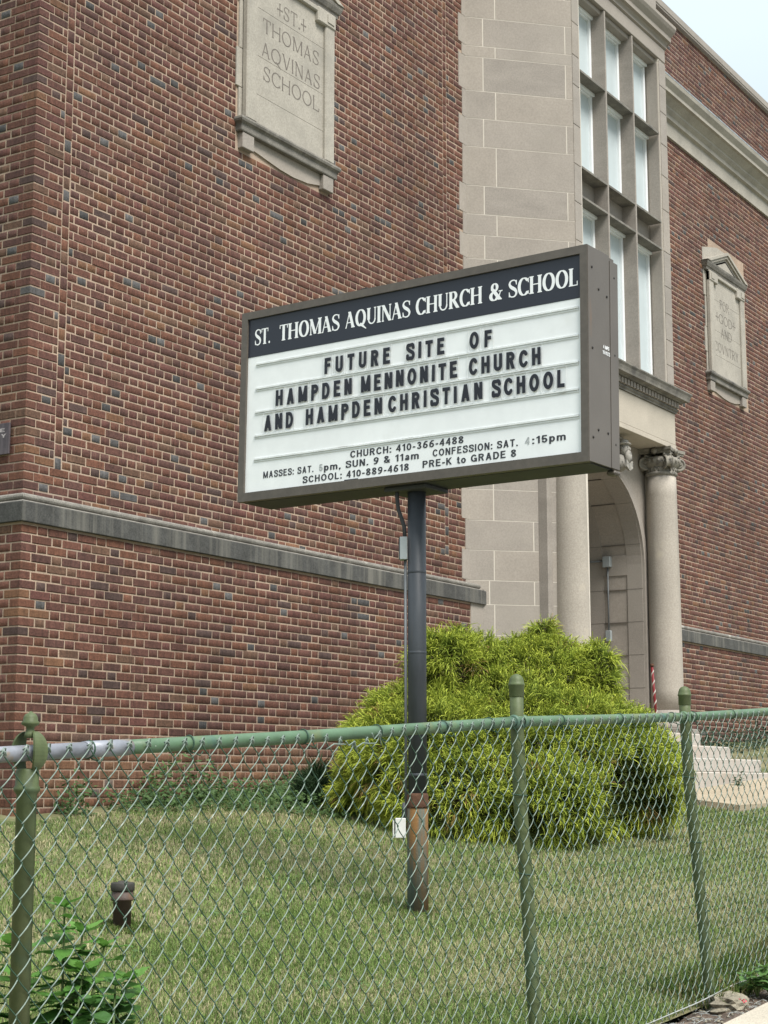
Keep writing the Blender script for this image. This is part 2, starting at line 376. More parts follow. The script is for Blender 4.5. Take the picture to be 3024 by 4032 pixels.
# ------------------------------------------------------------------ the ground
def sheet(name, x0, x1, y0, y1, nx, ny, zf, m, **k):
    xs = np.linspace(x0, x1, nx); ys = np.linspace(y0, y1, ny); mb = MB()
    vs = [(x, y, zf(x, y)) for y in ys for x in xs]
    fs = [(j*nx+i, j*nx+i+1, (j+1)*nx+i+1, (j+1)*nx+i) for j in range(ny-1) for i in range(nx-1)]
    mb.add(vs, fs); return mb.build(name, m, fix=False, **k)
def farz(x, y):
    cx_ = min(max(x, -6), 30); cy_ = min(max(y, -3), 9.2)
    return gz(cx_, cy_)-.06
sheet('ground', -300, 600, -300, 600, 61, 61, lambda x, y: farz(x, y)-.35, M['soil_lawn'], kind='structure')
sheet('lawn_ground', -4, 34, 3.12, 9.2, 96, 32, lambda x, y: gz(x, y)+.008*math.sin(x*3.1+y*2)*math.sin(y*2.7), M['soil_lawn'], kind='structure')
def strip_z(x, y): return .38+.058*(x-7.6)+.012*math.sin(x*17)*math.sin(y*31)-.02
sheet('dirt_strip', -4, 34, 2.80, 3.12, 420, 9, strip_z, M['dirt'], kind='structure')
# sidewalk: separate slabs with a joint between them
sw = empty('sidewalk', (8, 2.3, .38), kind='structure')
slabs = []
for i in range(-4, 22):
    a, b = i*1.5+.006+.4, (i+1)*1.5-.006+.4; mb = MB()
    z = lambda x: .355+.058*(x-7.27)+.0
    bm = bmesh.new(); vv = [bm.verts.new(p) for p in ((a, 1.4, z(a)), (b, 1.4, z(b)), (b, 2.895, z(b)), (a, 2.895, z(a)), (a, 1.4, z(a)-.12), (b, 1.4, z(b)-.12), (b, 2.895, z(b)-.12), (a, 2.895, z(a)-.12))]
    for f in ((0, 1, 2, 3), (7, 6, 5, 4), (0, 4, 5, 1), (1, 5, 6, 2), (2, 6, 7, 3), (3, 7, 4, 0)): bm.faces.new([vv[q] for q in f])
    bmesh.ops.bevel(bm, geom=[e for e in bm.edges if all(v.co.z > z(v.co.x)-.05 for v in e.verts)], offset=.008, segments=2, affect='EDGES')
    mb.addbm(bm); mb.build('paving_slab', M['concrete'], sw)
sheet('road', -60, 120, -12, 1.4, 40, 6, lambda x, y: .22+.058*(x-7.27)-.02, M['conduit'], kind='structure')
# concrete walk up to the steps
def walk_z(x, y): return 1.345-.11*(6.62-y)+.012*(x-17.5)
mb = MB(); XS = np.linspace(15.0, 22.0, 24); YS = np.linspace(5.72, 6.62, 7); nx = len(XS); ny = len(YS)
vs = [(x, y, max(walk_z(x, y), gz(x, y)+.03)) for y in YS for x in XS]; vs += [(x, y, z-.25) for x, y, z in vs]; q = nx*ny
fs = [(b_*nx+a_, b_*nx+a_+1, (b_+1)*nx+a_+1, (b_+1)*nx+a_) for b_ in range(ny-1) for a_ in range(nx-1)]
fs += [(a_, a_+q, a_+1+q, a_+1) for a_ in range(nx-1)]+[(b_*nx, (b_+1)*nx, (b_+1)*nx+q, b_*nx+q) for b_ in range(ny-1)]
mb.add(vs, fs); mb.build('walkway', M['walk'], kind='structure')

# ------------------------------------------------------------------ the school building
WY = 8.85; CX = 17.745
SB = empty('school_building', (8.85, 8.85, 1.2), 'red brick school with limestone entrance bay, carved plaques and grey belt course', 'building')
wall = MB()
ZT = 12.34
# mortar bodies (the bricks stand 12 mm proud of them)
m_ = .005
def mortar(path, prof): wall.sweep(path, prof)
LW = [(8.85, 16.5), (8.85, 8.85), (15.50, 8.85)]
RW = [(19.99, 8.85), (26.64, 8.85), (26.64, 16.5)]
for P_ in (LW, RW):
    wall.sweep(P_, [(-.5, 3.30), (-m_, 3.30), (-m_, 12.36), (-.5, 12.36)])
    wall.sweep(P_, [(-.5, .2), (.1-m_, .2), (.1-m_, 3.30), (-.5, 3.30)])
WALL = wall.build('brick_wall', M['mortar'], SB)
plq = [(11.335, 12.80, 7.05, 9.50), (22.66-.25, 23.22+.72, 7.05, 9.50)]
ENG = 3.79       # above this height the panel between the soldier strips is laid in English bond
z_pl0, z_pl1 = 1.03, 3.285
z_up0 = 3.50
# plinth, left wing: corner bricks alternate
corner = [([.160, ST], [.107, HD]), ]
def corner_brick(x, y, la, lb, z0, z1, col, sx=-1):
    """full box wrapping the outside corner: la along the front, lb along the return"""
    b = MB(); b.box(x, x+la-J, y, y+lb-J, z0+J/2, z1-J/2, 0, .005); return b
def course_rows(z0, z1):
    n = int(round((z1-z0)/CH)); h = (z1-z0)/n; return [(z0+i*h, z0+(i+1)*h) for i in range(n)]
CORNERS = []
JZ = [1.0, 1.35, 1.75, 2.15, 2.56, 2.974, 3.305, 3.563, 3.891, 4.216, 4.555, 4.90, 5.24, 5.60, 5.95, 6.28, 6.62, 6.88, 7.145, 7.417, 7.658, 7.991, 8.446, 8.778, 9.106, 9.511, 9.642, 9.981, 10.30, 10.62]
def wide_row(z):
    i = max(j for j in range(len(JZ)) if JZ[j] <= max(z, 1.01))
    return (i-JZ.index(9.642)) % 2 == 0 if z > 4.7 else (i-JZ.index(4.216)) % 2 == 0
def wing(side):
    """side=-1: left wing (outside corner at x=8.85), +1: the mirrored right wing"""
    mir = (lambda x: x) if side < 0 else (lambda x: 2*CX-x)
    du = (1, 0, 0) if side < 0 else (-1, 0, 0)
    ret = (-1, 0, 0) if side < 0 else (1, 0, 0)
    holes = [(11.335-8.85, 12.80-8.85, 7.05, 9.40)]
    # ---- plinth (Flemish)
    cx_, cy_ = 8.75, 8.75
    rows = course_rows(z_pl0, z_pl1)
    for r, (a, b) in enumerate(rows):
        la, lb = ((.160+J/2, .107) if r % 2 == 0 else (.107, .160+J/2))
        CORNERS.append((mir(cx_), cy_, la, lb, a, b, side))
    R = []
    for r, (a, b) in enumerate(rows):
        la = .165 if r % 2 == 0 else .107
        u = la; seq = [HD, ST] if r % 2 == 0 else [ST, HD]; seq = seq if r % 2 == 0 else [ST, HD]; i = 0; end = 15.335-cx_
        # toothed right-hand end against the quoin
        while u < end-.01:
            e = u+seq[i % 2]
            if end-e < .05: e = end
            R.append((u, min(e, end), a, b, seq[i % 2] < .15)); u = e; i += 1
    emit_bricks(R, (mir(cx_), cy_, 0), du, (0, -1, 0), 'W')
    R = []
    for r, (a, b) in enumerate(rows):
        lb = .107 if r % 2 == 0 else .165
        u = lb; seq = [ST, HD] if r % 2 == 0 else [HD, ST]; i = 0
        while u < (4.2 if side < 0 else 1.9): R.append((u, u+seq[i % 2], a, b, seq[i % 2] < .15)); u += seq[i % 2]; i += 1
    emit_bricks(R, (mir(cx_), cy_, 0), (0, 1, 0), ret, 'W')
    # ---- upper wall
    cx_, cy_ = 8.85, 8.85
    top = 10.49
    rows = course_rows(z_up0, top)
    s1a, s1b = .318, .400; s2a, s2b = 14.995-cx_, 15.052-cx_+.02
    R = []; endq = [15.42, 15.345]
    QJ = [4.555, 4.216, 3.891, 3.563, 4.75, 5.2, 5.55, 5.95, 6.25, 6.7, 7.145, 7.417, 7.658, 7.991, 8.446, 8.778, 9.106, 9.511, 9.642, 9.981, 10.3]
    QS = sorted(QJ)
    def qend(z): return (15.342 if wide_row(z) else 15.418)-cx_
    for r, (a, b) in enumerate(rows):
        odd = r % 2; zc = (a+b)/2; strip = zc > 3.76
        la, lb = ((.107, .160) if odd == 0 else (.160, .107))
        CORNERS.append((mir(cx_), cy_, la+J/2, lb+J/2, a, b, side))
        e = qend(zc)
        if not strip:
            u = la; seq = [ST, HD] if odd == 0 else [HD, ST]; i = 0
            while u < e-.01:
                q = u+seq[i % 2]; q = e if e-q < .05 else q
                R.append((u, min(q, e), a, b, seq[i % 2] < .15)); u = q; i += 1
        else:
            # between corner and soldier strip
            R.append((la, la+(ST if odd == 0 else HD), a, b, odd == 1)) if odd == 0 else R.extend([(la, la+HD, a, b, True), (la+HD, s1a, a, b, True)])
            # panel
            u = s1b; i = 0
            first = [HD*.5] if odd else []
            seqp = ST if odd else HD
            pieces = []
            if odd: pieces.append((u, u+HD*.5)); u += HD*.5
            while u < s2a-.01:
                q = u+(ST if odd else HD); q = s2a if s2a-q < .04 else q
                pieces.append((u, min(q, s2a))); u = q
            for (p, q) in pieces:
                for (p2, q2) in clip_holes(p, q, zc, holes):
                    R.append((p2, q2, a, b, q2-p2 < .15))
            u = s2b; i = 0; seq = [ST, HD] if odd else [HD*.55, HD, ST]
            while u < e-.01:
                q = u+seq[i % len(seq)]; q = e if e-q < .04 else q
                R.append((u, min(q, e), a, b, q-u < .15)); u = q; i += 1
    # soldier strips
    z = 3.76
    while z < top-.05:
        R.append((s1a, s1b, z, min(z+.1015, top), True)); R.append((s2a, s2b, z+.02, min(z+.1215, top), True)); z += .1015
    emit_bricks(R, (mir(cx_), cy_, 0), du, (0, -1, 0), 'W')
    R = []
    for r, (a, b) in enumerate(rows):
        lb = .160 if r % 2 == 0 else .107
        u = lb; seq = [HD, ST] if r % 2 == 0 else [ST, HD]; i = 0
        while u < (4.2 if side < 0 else 1.9): R.append((u, u+seq[i % 2], a, b, seq[i % 2] < .15)); u += seq[i % 2]; i += 1
    emit_bricks(R, (mir(cx_), cy_, 0), (0, 1, 0), ret, 'W')
    # ---- parapet bricks over the cornice
    R = lay(0, 6.62, 11.14, 12.33, 'english')
    emit_bricks(R, (mir(cx_), cy_, 0), du, (0, -1, 0), 'W', side > 0)
wing(-1); wing(1)
# choose the bricks that show largest as objects of their own
sc = []
for i, (V, f, c, k, ind, h) in enumerate(CAND):
    p = [proj_px(V[q]) for q in (8, 9, 10, 11)]
    cxp = sum(q[0] for q in p)/4; cyp = sum(q[1] for q in p)/4
    A = abs(sum(p[q][0]*p[(q+1) % 4][1]-p[(q+1) % 4][0]*p[q][1] for q in range(4)))/2
    vis = 10 < cxp < 3014 and 10 < cyp < 3150 and not (940 < cxp < 2430 and 1000 < cyp < 2000) and not (1590 < cxp < 1690 and cyp > 1950)
    if vis and not (cyp > 2900 and cyp < 3000): sc.append((A, i))
sc.sort(reverse=True); solo = set(i for _, i in sc[:262])
def add_plain(i, V, f, c, tv, tf, tc_):
    pass
big = [q for i, q in enumerate(CAND) if i not in solo]
nb = len(big); VV = np.concatenate([q[0] for q in big]); FF = (np.arange(nb)[:, None, None]*12+big[0][1][None]).reshape(-1)
CC = np.repeat(np.array([q[2] for q in big]), 12, 0)
np_mesh('brick_courses', VV, FF, np.full(nb*9, 4), M['brick'], CC, WALL, kind='stuff')
# shared meshes for the single bricks (four wobbly versions of each size)
shared = {}
for i in sorted(solo):
    V, f, c, k, ind, h = CAND[i]
    cen = V[8:12].mean(0); e = V[9]-V[8]; w_ = np.linalg.norm(V[5]-V[4]); hgt = V[7][2]-V[4][2]
    du = (e/np.linalg.norm(e)); ang = math.atan2(du[1], du[0]); kind = ('H' if h else 'S', random.randrange(4), round(w_, 2), round(ang, 1))
    if kind not in shared:
        me = bpy.data.meshes.new('brick')
        ca, sa = math.cos(-ang), math.sin(-ang)
        L_ = V-cen; X = L_[:, 0]*ca-L_[:, 1]*sa; Y = L_[:, 0]*sa+L_[:, 1]*ca
        me.from_pydata([(X[q], Y[q], L_[q][2]) for q in range(12)], [], [tuple(int(z) for z in ff) for ff in f]); me.materials.append(M['brick_one']); me.update()
        shared[kind] = (me, w_)
    me, w0 = shared[kind]
    o = bpy.data.objects.new('brick', me); COL.objects.link(o); o.location = tuple(cen); o.rotation_euler = (0, 0, ang); o.scale = (w_/w0, 1, 1)
    o.color = (*c, 1); setpar(o, WALL)
# corner bricks that wrap round the arris: the largest as objects, the rest joined
cc = []
for q in CORNERS:
    x, y, la, lb, a, b, side = q; p = proj_px((x, y, (a+b)/2)); cc.append((side < 0 and 0 < p[1] < 3300, a, q))
solo_c = [q for v, a, q in cc if v and q[4] < 3.3][:32]
rest = MB(); rcol = []
cm = {}
for v, a, q in cc:
    x, y, la, lb, z0, z1, side = q
    col = brick_palette(1, np.array([random.random() < .25]))[0]
    mb = MB(); x0 = x if side < 0 else x-la+J; mb.box(x0, x0+la-J/2*2+J/2, y, y+lb-J/2, z0+J/2, z1-J/2, 0, .005)
    if q in solo_c:
        key = round(la, 3)
        if key not in cm:
            m2 = MB(); m2.box(0, la-J/2, 0, lb-J/2, -(z1-z0-J)/2, (z1-z0-J)/2, 0, .005)
            o = m2.build('brick', M['brick_one'], WALL); cm[key] = o.data
        else: o = linkmesh('brick', cm[key], WALL)
        o.location = (x0, y, (z0+z1)/2); o.color = (*col, 1)
    else:
        rest.add(mb.v, mb.f); rcol += [col]*len(mb.v)
ro = rest.build('corner_brick_courses', M['brick'], WALL, kind='stuff')
a = ro.data.color_attributes.new('col', 'FLOAT_COLOR', 'POINT'); cz = np.ones((len(rcol), 4), np.float32); cz[:, :3] = np.array(rcol); a.data.foreach_set('color', cz.ravel())

# belt course
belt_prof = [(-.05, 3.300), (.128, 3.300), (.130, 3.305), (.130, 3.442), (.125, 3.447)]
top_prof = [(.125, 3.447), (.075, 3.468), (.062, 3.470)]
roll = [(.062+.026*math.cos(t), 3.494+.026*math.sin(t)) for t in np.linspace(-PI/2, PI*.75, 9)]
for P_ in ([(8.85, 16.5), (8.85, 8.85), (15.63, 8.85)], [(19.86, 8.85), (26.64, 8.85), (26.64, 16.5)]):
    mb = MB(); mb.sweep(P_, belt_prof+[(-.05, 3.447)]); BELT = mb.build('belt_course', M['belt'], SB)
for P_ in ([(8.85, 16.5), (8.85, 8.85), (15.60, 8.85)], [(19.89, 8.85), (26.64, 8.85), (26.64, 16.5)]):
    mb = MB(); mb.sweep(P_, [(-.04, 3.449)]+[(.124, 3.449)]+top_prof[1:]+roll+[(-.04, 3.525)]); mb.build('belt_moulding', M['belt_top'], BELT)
# main cornice of the wings
for nm, P_ in (('cornice', [(8.85, 16.5), (8.85, 8.85), (15.6, 8.85)]), ('cornice', [(19.9, 8.85), (26.64, 8.85), (26.64, 16.5)])):
    mb = MB(); mb.sweep(P_, [(-.06, 10.49), (.03, 10.49), (.03, 10.70), (.075, 10.72), (.075, 10.78), (.12, 10.83), (.12, 10.86), (.20, 10.94), (.24, 10.95), (.24, 11.00), (.29, 11.07), (.30, 11.12), (.27, 11.14), (-.06, 11.16)])
    c_ = mb.build(nm, M['plaque'], SB)
    m2 = MB(); m2.sweep(P_, [(-.02, 11.163), (.26, 11.145), (.30, 11.125), (.305, 11.14), (.26, 11.165), (-.02, 11.20)]); m2.build('flashing', M['snow'], c_)
for P_ in (LW, RW):
    mb = MB(); mb.sweep(P_, [(-.5, 12.345), (.05, 12.345), (.05, 12.37), (.06, 12.375), (.06, 12.47), (.04, 12.49), (-.5, 12.52)]); mb.build('coping', M['stone_b'], SB)

# ---- quoins and splayed stone flanks
def splay_pts(side):
    if side < 0: return (15.50, 8.85), (16.39, 7.96)
    return (2*CX-15.50, 8.85), (2*CX-16.39, 7.96)
JZ = [1.0, 1.35, 1.75, 2.15, 2.56, 2.974, 3.305, 3.563, 3.891, 4.216, 4.555, 4.90, 5.24, 5.60, 5.95, 6.28, 6.62, 6.88, 7.145, 7.417, 7.658, 7.991, 8.446, 8.778, 9.106, 9.511, 9.642, 9.981, 10.30, 10.62]
FL = {}
for side in (-1, 1):
    mir = (lambda x: x) if side < 0 else (lambda x: 2*CX-x)
    body = MB()      # pointing behind the blocks
    p0, p1 = (15.50, 8.85), (16.39, 7.96)
    e_ = .0015
    poly = [(mir(15.43), 8.85+e_), (mir(15.50), 8.85+e_), (mir(16.39+e_*.4), 7.96+e_*1.4), (mir(16.60), 7.96+e_*1.4), (mir(16.60), 9.3), (mir(15.43), 9.3)]
    body.prism(poly if side < 0 else poly[::-1], axis='z', a=1.0, b=10.62)
    FW = body.build('stone_flank', M['joint'], SB)
    mats = [M['stone'], M['stone_b'], M['stone_c'], M['stone']]
    for r in range(len(JZ)-1):
        z0, z1 = JZ[r]+.0042, JZ[r+1]-.0042; low = z1 < 3.31; odd = wide_row((z0+z1)/2)
        t = 1/math.sqrt(2)
        fx, fy = (15.60, 8.75) if low else (15.50, 8.85)
        ql = 15.342 if (low or odd) else 15.418
        g = .0042
        # vertical joint positions along the splay, as u from (15.5, 8.85)
        ujs = [.247, .835] if (odd == 0 and z0 > 4.7) else ([.14, .835] if (odd == 1 and z0 > 4.7 and (z1-z0) > .2) else ([.195] if odd else [.195, .512]))
        if z0 > 4.7: ujs = ([.145, .835] if odd else [.247])
        else: ujs = ([.195] if odd else [.512])
        if 3.3 < z0 < 3.5: ujs = [.156, .512]
        edges = [0]+ujs+[.89]
        dz = random.choice([0, 0, 0, .0])
        # first block includes the quoin face on the wall plane
        u0 = .1 if low else 0.
        a = ujs[0]-g
        q = [(ql, fy-.002), (fx, fy-.002), (15.5+a, 8.85-a), (15.5+a+.1, 8.85-a+.1+.1), (ql, fy+.25)]
        if side > 0: q = [(mir(x), y) for x, y in q][::-1]
        b = MB(); b.prism(q, axis='z', a=z0, b=z1); b.build('stone_block', random.choice(mats) if r % 3 else M['stone_c'], FW)
        for i in range(1, len(edges)-1):
            a, c = edges[i]+g, edges[i+1]-(g if i < len(edges)-2 else 0)
            q = [(15.5+a, 8.85-a), (15.5+c, 8.85-c), (15.5+c+.12, 8.85-c+.12), (15.5+a+.12, 8.85-a+.12)]
            if side > 0: q = [(mir(x), y) for x, y in q][::-1]
            b = MB(); b.prism(q, axis='z', a=z0, b=z1); b.build('stone_block', mats[(r*3+i*5) % 4], FW)
    FL[side] = FW

# ---- the window bay above the entrance
BAY = empty('window_bay', (CX, 7.95, 6.25)); setpar(BAY, SB)
def bpart(name, m, boxes, bev=0., parent=BAY, **k):
    b = MB()
    for q in boxes: b.box(*q, 0, bev)
    return b.build(name, m, parent, **k)
BY = 7.95
# jambs cut into stones
for xs in ((16.395, 16.565), (18.90, 19.10)):
    zj = [6.26, 6.62, 7.02, 7.45, 7.9, 8.35, 8.82, 9.30, 9.66, 10.06, 10.54]
    if xs[0] > 17: zj = [6.26, 6.54, 6.86, 7.2, 7.55, 8.0, 8.55, 9.0, 9.42, 9.85, 10.2, 10.54]
    for i in range(len(zj)-1):
        bpart('jamb_stone', random.choice([M['stone'], M['stone_b'], M['stone_c']]), [(xs[0], xs[1], BY, BY+.262, zj[i]+.002, zj[i+1]-.002)], .004)
    # moulded arris next to the opening
    bpart('jamb_moulding', M['stone'], [((xs[1]-.035 if xs[0] < 17 else xs[0]-.02), (xs[1]+.02 if xs[0] < 17 else xs[0]+.035), BY+.02, BY+.18, 6.26, 10.50)], .006)
bpart('head_stone', M['stone'], [(16.395, 19.10, BY, BY+.3, 10.56, 10.74), (16.60, 18.88, BY+.05, BY+.25, 10.50, 10.556)], .006)
bpart('sill_stone', M['stone_b'], [(16.395, 19.10, BY-.03, BY+.3, 6.16, 6.258)], .01)
Xc = [16.585, 17.30, 18.09, 18.88]
# egg-crate fins
for x in (17.30, 18.09): bpart('mullion', M['stone_b'], [(x-.016, x+.016, BY+.005, BY+.26, 6.26, 10.55)], .003)
for z in (9.555, 8.385, 8.03):
    for i in range(3):
        a, b_ = Xc[i]+.017, Xc[i+1]-.017
        bpart('transom', M['stone_dark'], [(a, b_, BY+.008, BY+.26, z-.03, z)], .003)
for i in range(3):
    a, b_ = Xc[i]+.017, Xc[i+1]-.017
    bpart('spandrel_panel', M['stone_b'], [(a, b_, BY+.185, BY+.26, 8.03, 8.355)])
    for (z0, z1) in ((6.262, 8.0), (8.387, 9.525), (9.557, 10.50)):
        b = MB(); y0 = BY+.182; y1 = BY+.25; f = .045
        b.box(a, a+f, y0, y1, z0, z1, 0, .003); b.box(b_-f, b_, y0, y1, z0, z1, 0, .003)
        b.box(a+f+.001, b_-f-.001, y0, y1, z1-f*1.2, z1, 0, .003); b.box(a+f+.001, b_-f-.001, y0, y1, z0, z0+f, 0, .003)
        # lower head board that shows from below
        b.box(a+.001, b_-.001, y0-.035, y0-.001, z1-.035, z1-.001, 0, .003)
        fr = b.build('window_frame', M['white'], BAY)
        p = MB(); p.box(a+f*.8, b_-f*.8, y0+.034, y0+.045, z0+f*.8, z1-f*.8); p.build('window_panel', M['panel_glass'], BAY)
# bay core, cornice and parapet block
core = MB(); core.prism([(16.42, 8.215), (19.07, 8.215), (19.9, 9.0), (19.9, 9.4), (15.6, 9.4), (15.6, 9.0)], axis='z', a=5.5, b=10.7); core.build('bay_core', M['stone_b'], BAY)
bp_path = [(15.50, 8.85), (16.39, 7.96), (19.10, 7.96), (19.99, 8.85)]
mb = MB(); mb.sweep(bp_path, [(-.2, 10.62), (.0, 10.62), (.0, 10.745), (.03, 10.76), (.03, 10.80), (.0+.05, 10.83), (.085, 10.84), (.085, 10.90), (.13, 10.96), (.15, 11.00), (.15, 11.04), (.13, 11.06), (-.2, 11.10)])
mb.build('bay_cornice', M['stone'], BAY)
mb = MB(); mb.sweep([(15.62, 8.83), (16.45, 8.03), (19.04, 8.03), (19.87, 8.83)], [(-.3, 11.05), (.0, 11.05), (.0, 11.85), (.03, 11.87), (.03, 11.97), (-.3, 12.0)])
mb.build('parapet_block', M['stone_b'], BAY)
mb = MB(); mb.prism([(15.7, 8.8), (16.5, 8.3), (19.0, 8.3), (19.8, 8.8), (19.8, 9.3), (15.7, 9.3)], axis='z', a=10.65, b=11.95); mb.build('parapet_core', M['stone_b'], BAY)

# ---- the entrance portal
PT = empty('entrance_portal', (CX, 8.1, 2.0)); setpar(PT, SB)
EX0, EX1 = 16.13, 19.04
mb = MB(); mb.box(EX0, EX1, 7.92, 8.45, 5.475, 5.535, 0, .004); mb.box(EX0+.004, EX1-.004, 7.926, 8.45, 5.538, 5.93, 0, .004)
ENT = mb.build('entablature', M['frieze'], PT)
mb = MB()
def ring(prof, x0=EX0, x1=EX1, y=7.92, yb=8.5):
    mb.sweep([(x0, yb), (x0, y), (x1, y), (x1, yb)], prof)
ring([(-.3, 5.932), (.012, 5.932), (.012, 5.95), (.03, 5.965), (.03, 5.985), (-.3, 5.985)])
mb.build('bed_moulding', M['stone_dark'], ENT)
mb = MB(); ring([(-.3, 6.062), (.075, 6.062), (.08, 6.075), (.135, 6.085), (.138, 6.11), (.15, 6.15), (.165, 6.175), (.165, 6.19), (-.05, 6.245), (-.3, 6.25)])
mb.build('portal_cornice', M['stone_dark'], ENT)
mb = MB(); mb.box(EX0-.02, EX1+.02, 7.905, 8.4, 5.987, 6.060); mb.build('dentil_band', M['stone_dark'], ENT)
dm = None
nd = 34
for i in range(nd):
    x = EX0-.005+(EX1-EX0+.01)*(i+.5)/nd
    if dm is None:
        b = MB(); b.box(-.028, .028, 0, .045, 0, .066, 0, .003); o = b.build('dentil', M['stone_b'], ENT); dm = o.data
    else: o = linkmesh('dentil', dm, ENT)
    o.location = (x, 7.862, 5.990)
# arched wall
AX, AZ, AR = 17.66, 4.02, 1.08; AY = 8.28
N_ = 24
def arch_pts(R, n=N_): return [(AX-R*math.cos(PI*i/n), AZ+R*math.sin(PI*i/n)) for i in range(n+1)]
mb = MB(); inner = [(AX-AR, 2.0)]+arch_pts(AR)+[(AX+AR, 2.0)]
# front face as strips from the arch to the top / sides, with voussoir seams left to the material
outer = []
for (x, z) in inner:
    if z <= AZ: outer.append((16.05 if x < AX else 19.2, z))
    else:
        dx, dz = x-AX, z-AZ
        s_ = min((5.475-AZ)/max(dz, 1e-4), ((AX-16.05) if dx < 0 else (19.2-AX))/max(abs(dx), 1e-4)); outer.append((AX+dx*s_, AZ+dz*s_))
n = len(inner)
vs = [(x, AY, z) for x, z in inner]+[(x, AY, z) for x, z in outer]+[(x, AY+1.3, z) for x, z in inner]
fs = [(i, i+1, n+i+1, n+i) for i in range(n-1)]+[(i, 2*n+i, 2*n+i+1, i+1) for i in range(n-1)]
# corner triangles of the front face
mb.add(vs, fs)
i1 = max(i for i in range(n) if outer[i][0] <= 16.0501); 
mb.add([(16.05, AY, outer[i1][1]), (16.05, AY, 5.475), (outer[i1+1][0], AY, 5.475)], [(0, 1, 2)])
i2 = min(i for i in range(n//2, n) if outer[i][0] >= 19.1999)
mb.add([(19.2, AY, outer[i2][1]), (19.2, AY, 5.475), (outer[i2-1][0], AY, 5.475)], [(0, 1, 2)])
ARCH = mb.build('arch_wall', M['stone_c'], PT, fix=False)
# archivolt mouldings
for (R0, R1, d) in ((AR, AR+.035, .03), (AR+.05, AR+.115, .022)):
    mb = MB(); A0 = [(AX-R0, 2.05)]+arch_pts(R0)+[(AX+R0, 2.05)]; A1 = [(AX-R1, 2.05)]+arch_pts(R1)+[(AX+R1, 2.05)]; n = len(A0)
    vs = [(x, AY-d, z) for x, z in A0]+[(x, AY-d, z) for x, z in A1]+[(x, AY+.01, z) for x, z in A0]+[(x, AY+.01, z) for x, z in A1]
    fs = []
    for i in range(n-1): fs += [(i, i+1, n+i+1, n+i), (i, 2*n+i, 2*n+i+1, i+1), (n+i, n+i+1, 3*n+i+1, 3*n+i)]
    mb.add(vs, fs); mb.build('archivolt', M['stone'], PT)
# raised borders and fine joints on the deep reveal
def reveal_strip(name, y0, y1, s0, s1, m, d=.012, n=30):
    """strip on the inner surface of the arch between arc-lengths measured by height/angle; s in metres from the floor on the right jamb upward"""
    pts = []
    for i in range(n+1):
        s = s0+(s1-s0)*i/n
        if s <= AZ-2.0: pts.append((AX+AR, 2.0+s, -1, 0))
        else:
            t = (s-(AZ-2.0))/AR; pts.append((AX+AR*math.cos(t), AZ+AR*math.sin(t), -math.cos(t), -math.sin(t)))
    mb = MB(); vs = []
    for (x, z, nx, nz_) in pts: vs += [(x, y0, z), (x, y1, z), (x+nx*d, y0, z+nz_*d), (x+nx*d, y1, z+nz_*d)]
    fs = []
    for i in range(n):
        a, b = i*4, i*4+4; fs += [(a+2, a+3, b+3, b+2), (a, a+2, b+2, b), (a+1, b+1, b+3, a+3)]
    fs += [(0, 1, 3, 2), (n*4, n*4+2, n*4+3, n*4+1)]
    mb.add(vs, fs); return mb.build(name, m, ARCH)
H0 = AZ-2.0; TOT = H0+PI*AR
reveal_strip('reveal_border', AY+.002, AY+.20, 0, H0*2+PI*AR-H0, M['stone'], .012, 50)
reveal_strip('reveal_border', AY+.52, AY+.72, 0, H0+PI*AR, M['stone'], .012, 50)
for s_ in (.0, 1.93, 2.02, 3.55): reveal_strip('reveal_border', AY+.201, AY+.519, s_, s_+(.16 if s_ else .2), M['stone'], .012, 3)
for s_ in (.55, .95, 1.35, 1.75, 2.3, 2.85, 3.3, 3.8): reveal_strip('reveal_joint', AY+.002, AY+1.2, s_, s_+.006, M['inscr'], .0135, 2)
# porch interior
mb = MB(); mb.box(16.3, 19.2, 9.6, 9.7, 2.0, 5.3); mb.build('porch_back_wall', M['stone_b'], PT)
dr = MB(); dr.box(16.85, 18.45, 9.54, 9.598, 2.0, 4.2, 0, .004); dr = dr.build('door', M['door'], PT)
for x in (17.60, 17.70):
    b = MB(); b.tube([(x, 9.50, 2.95), (x, 9.50, 3.25)], .012); b.build('handle', M['galv'], dr)
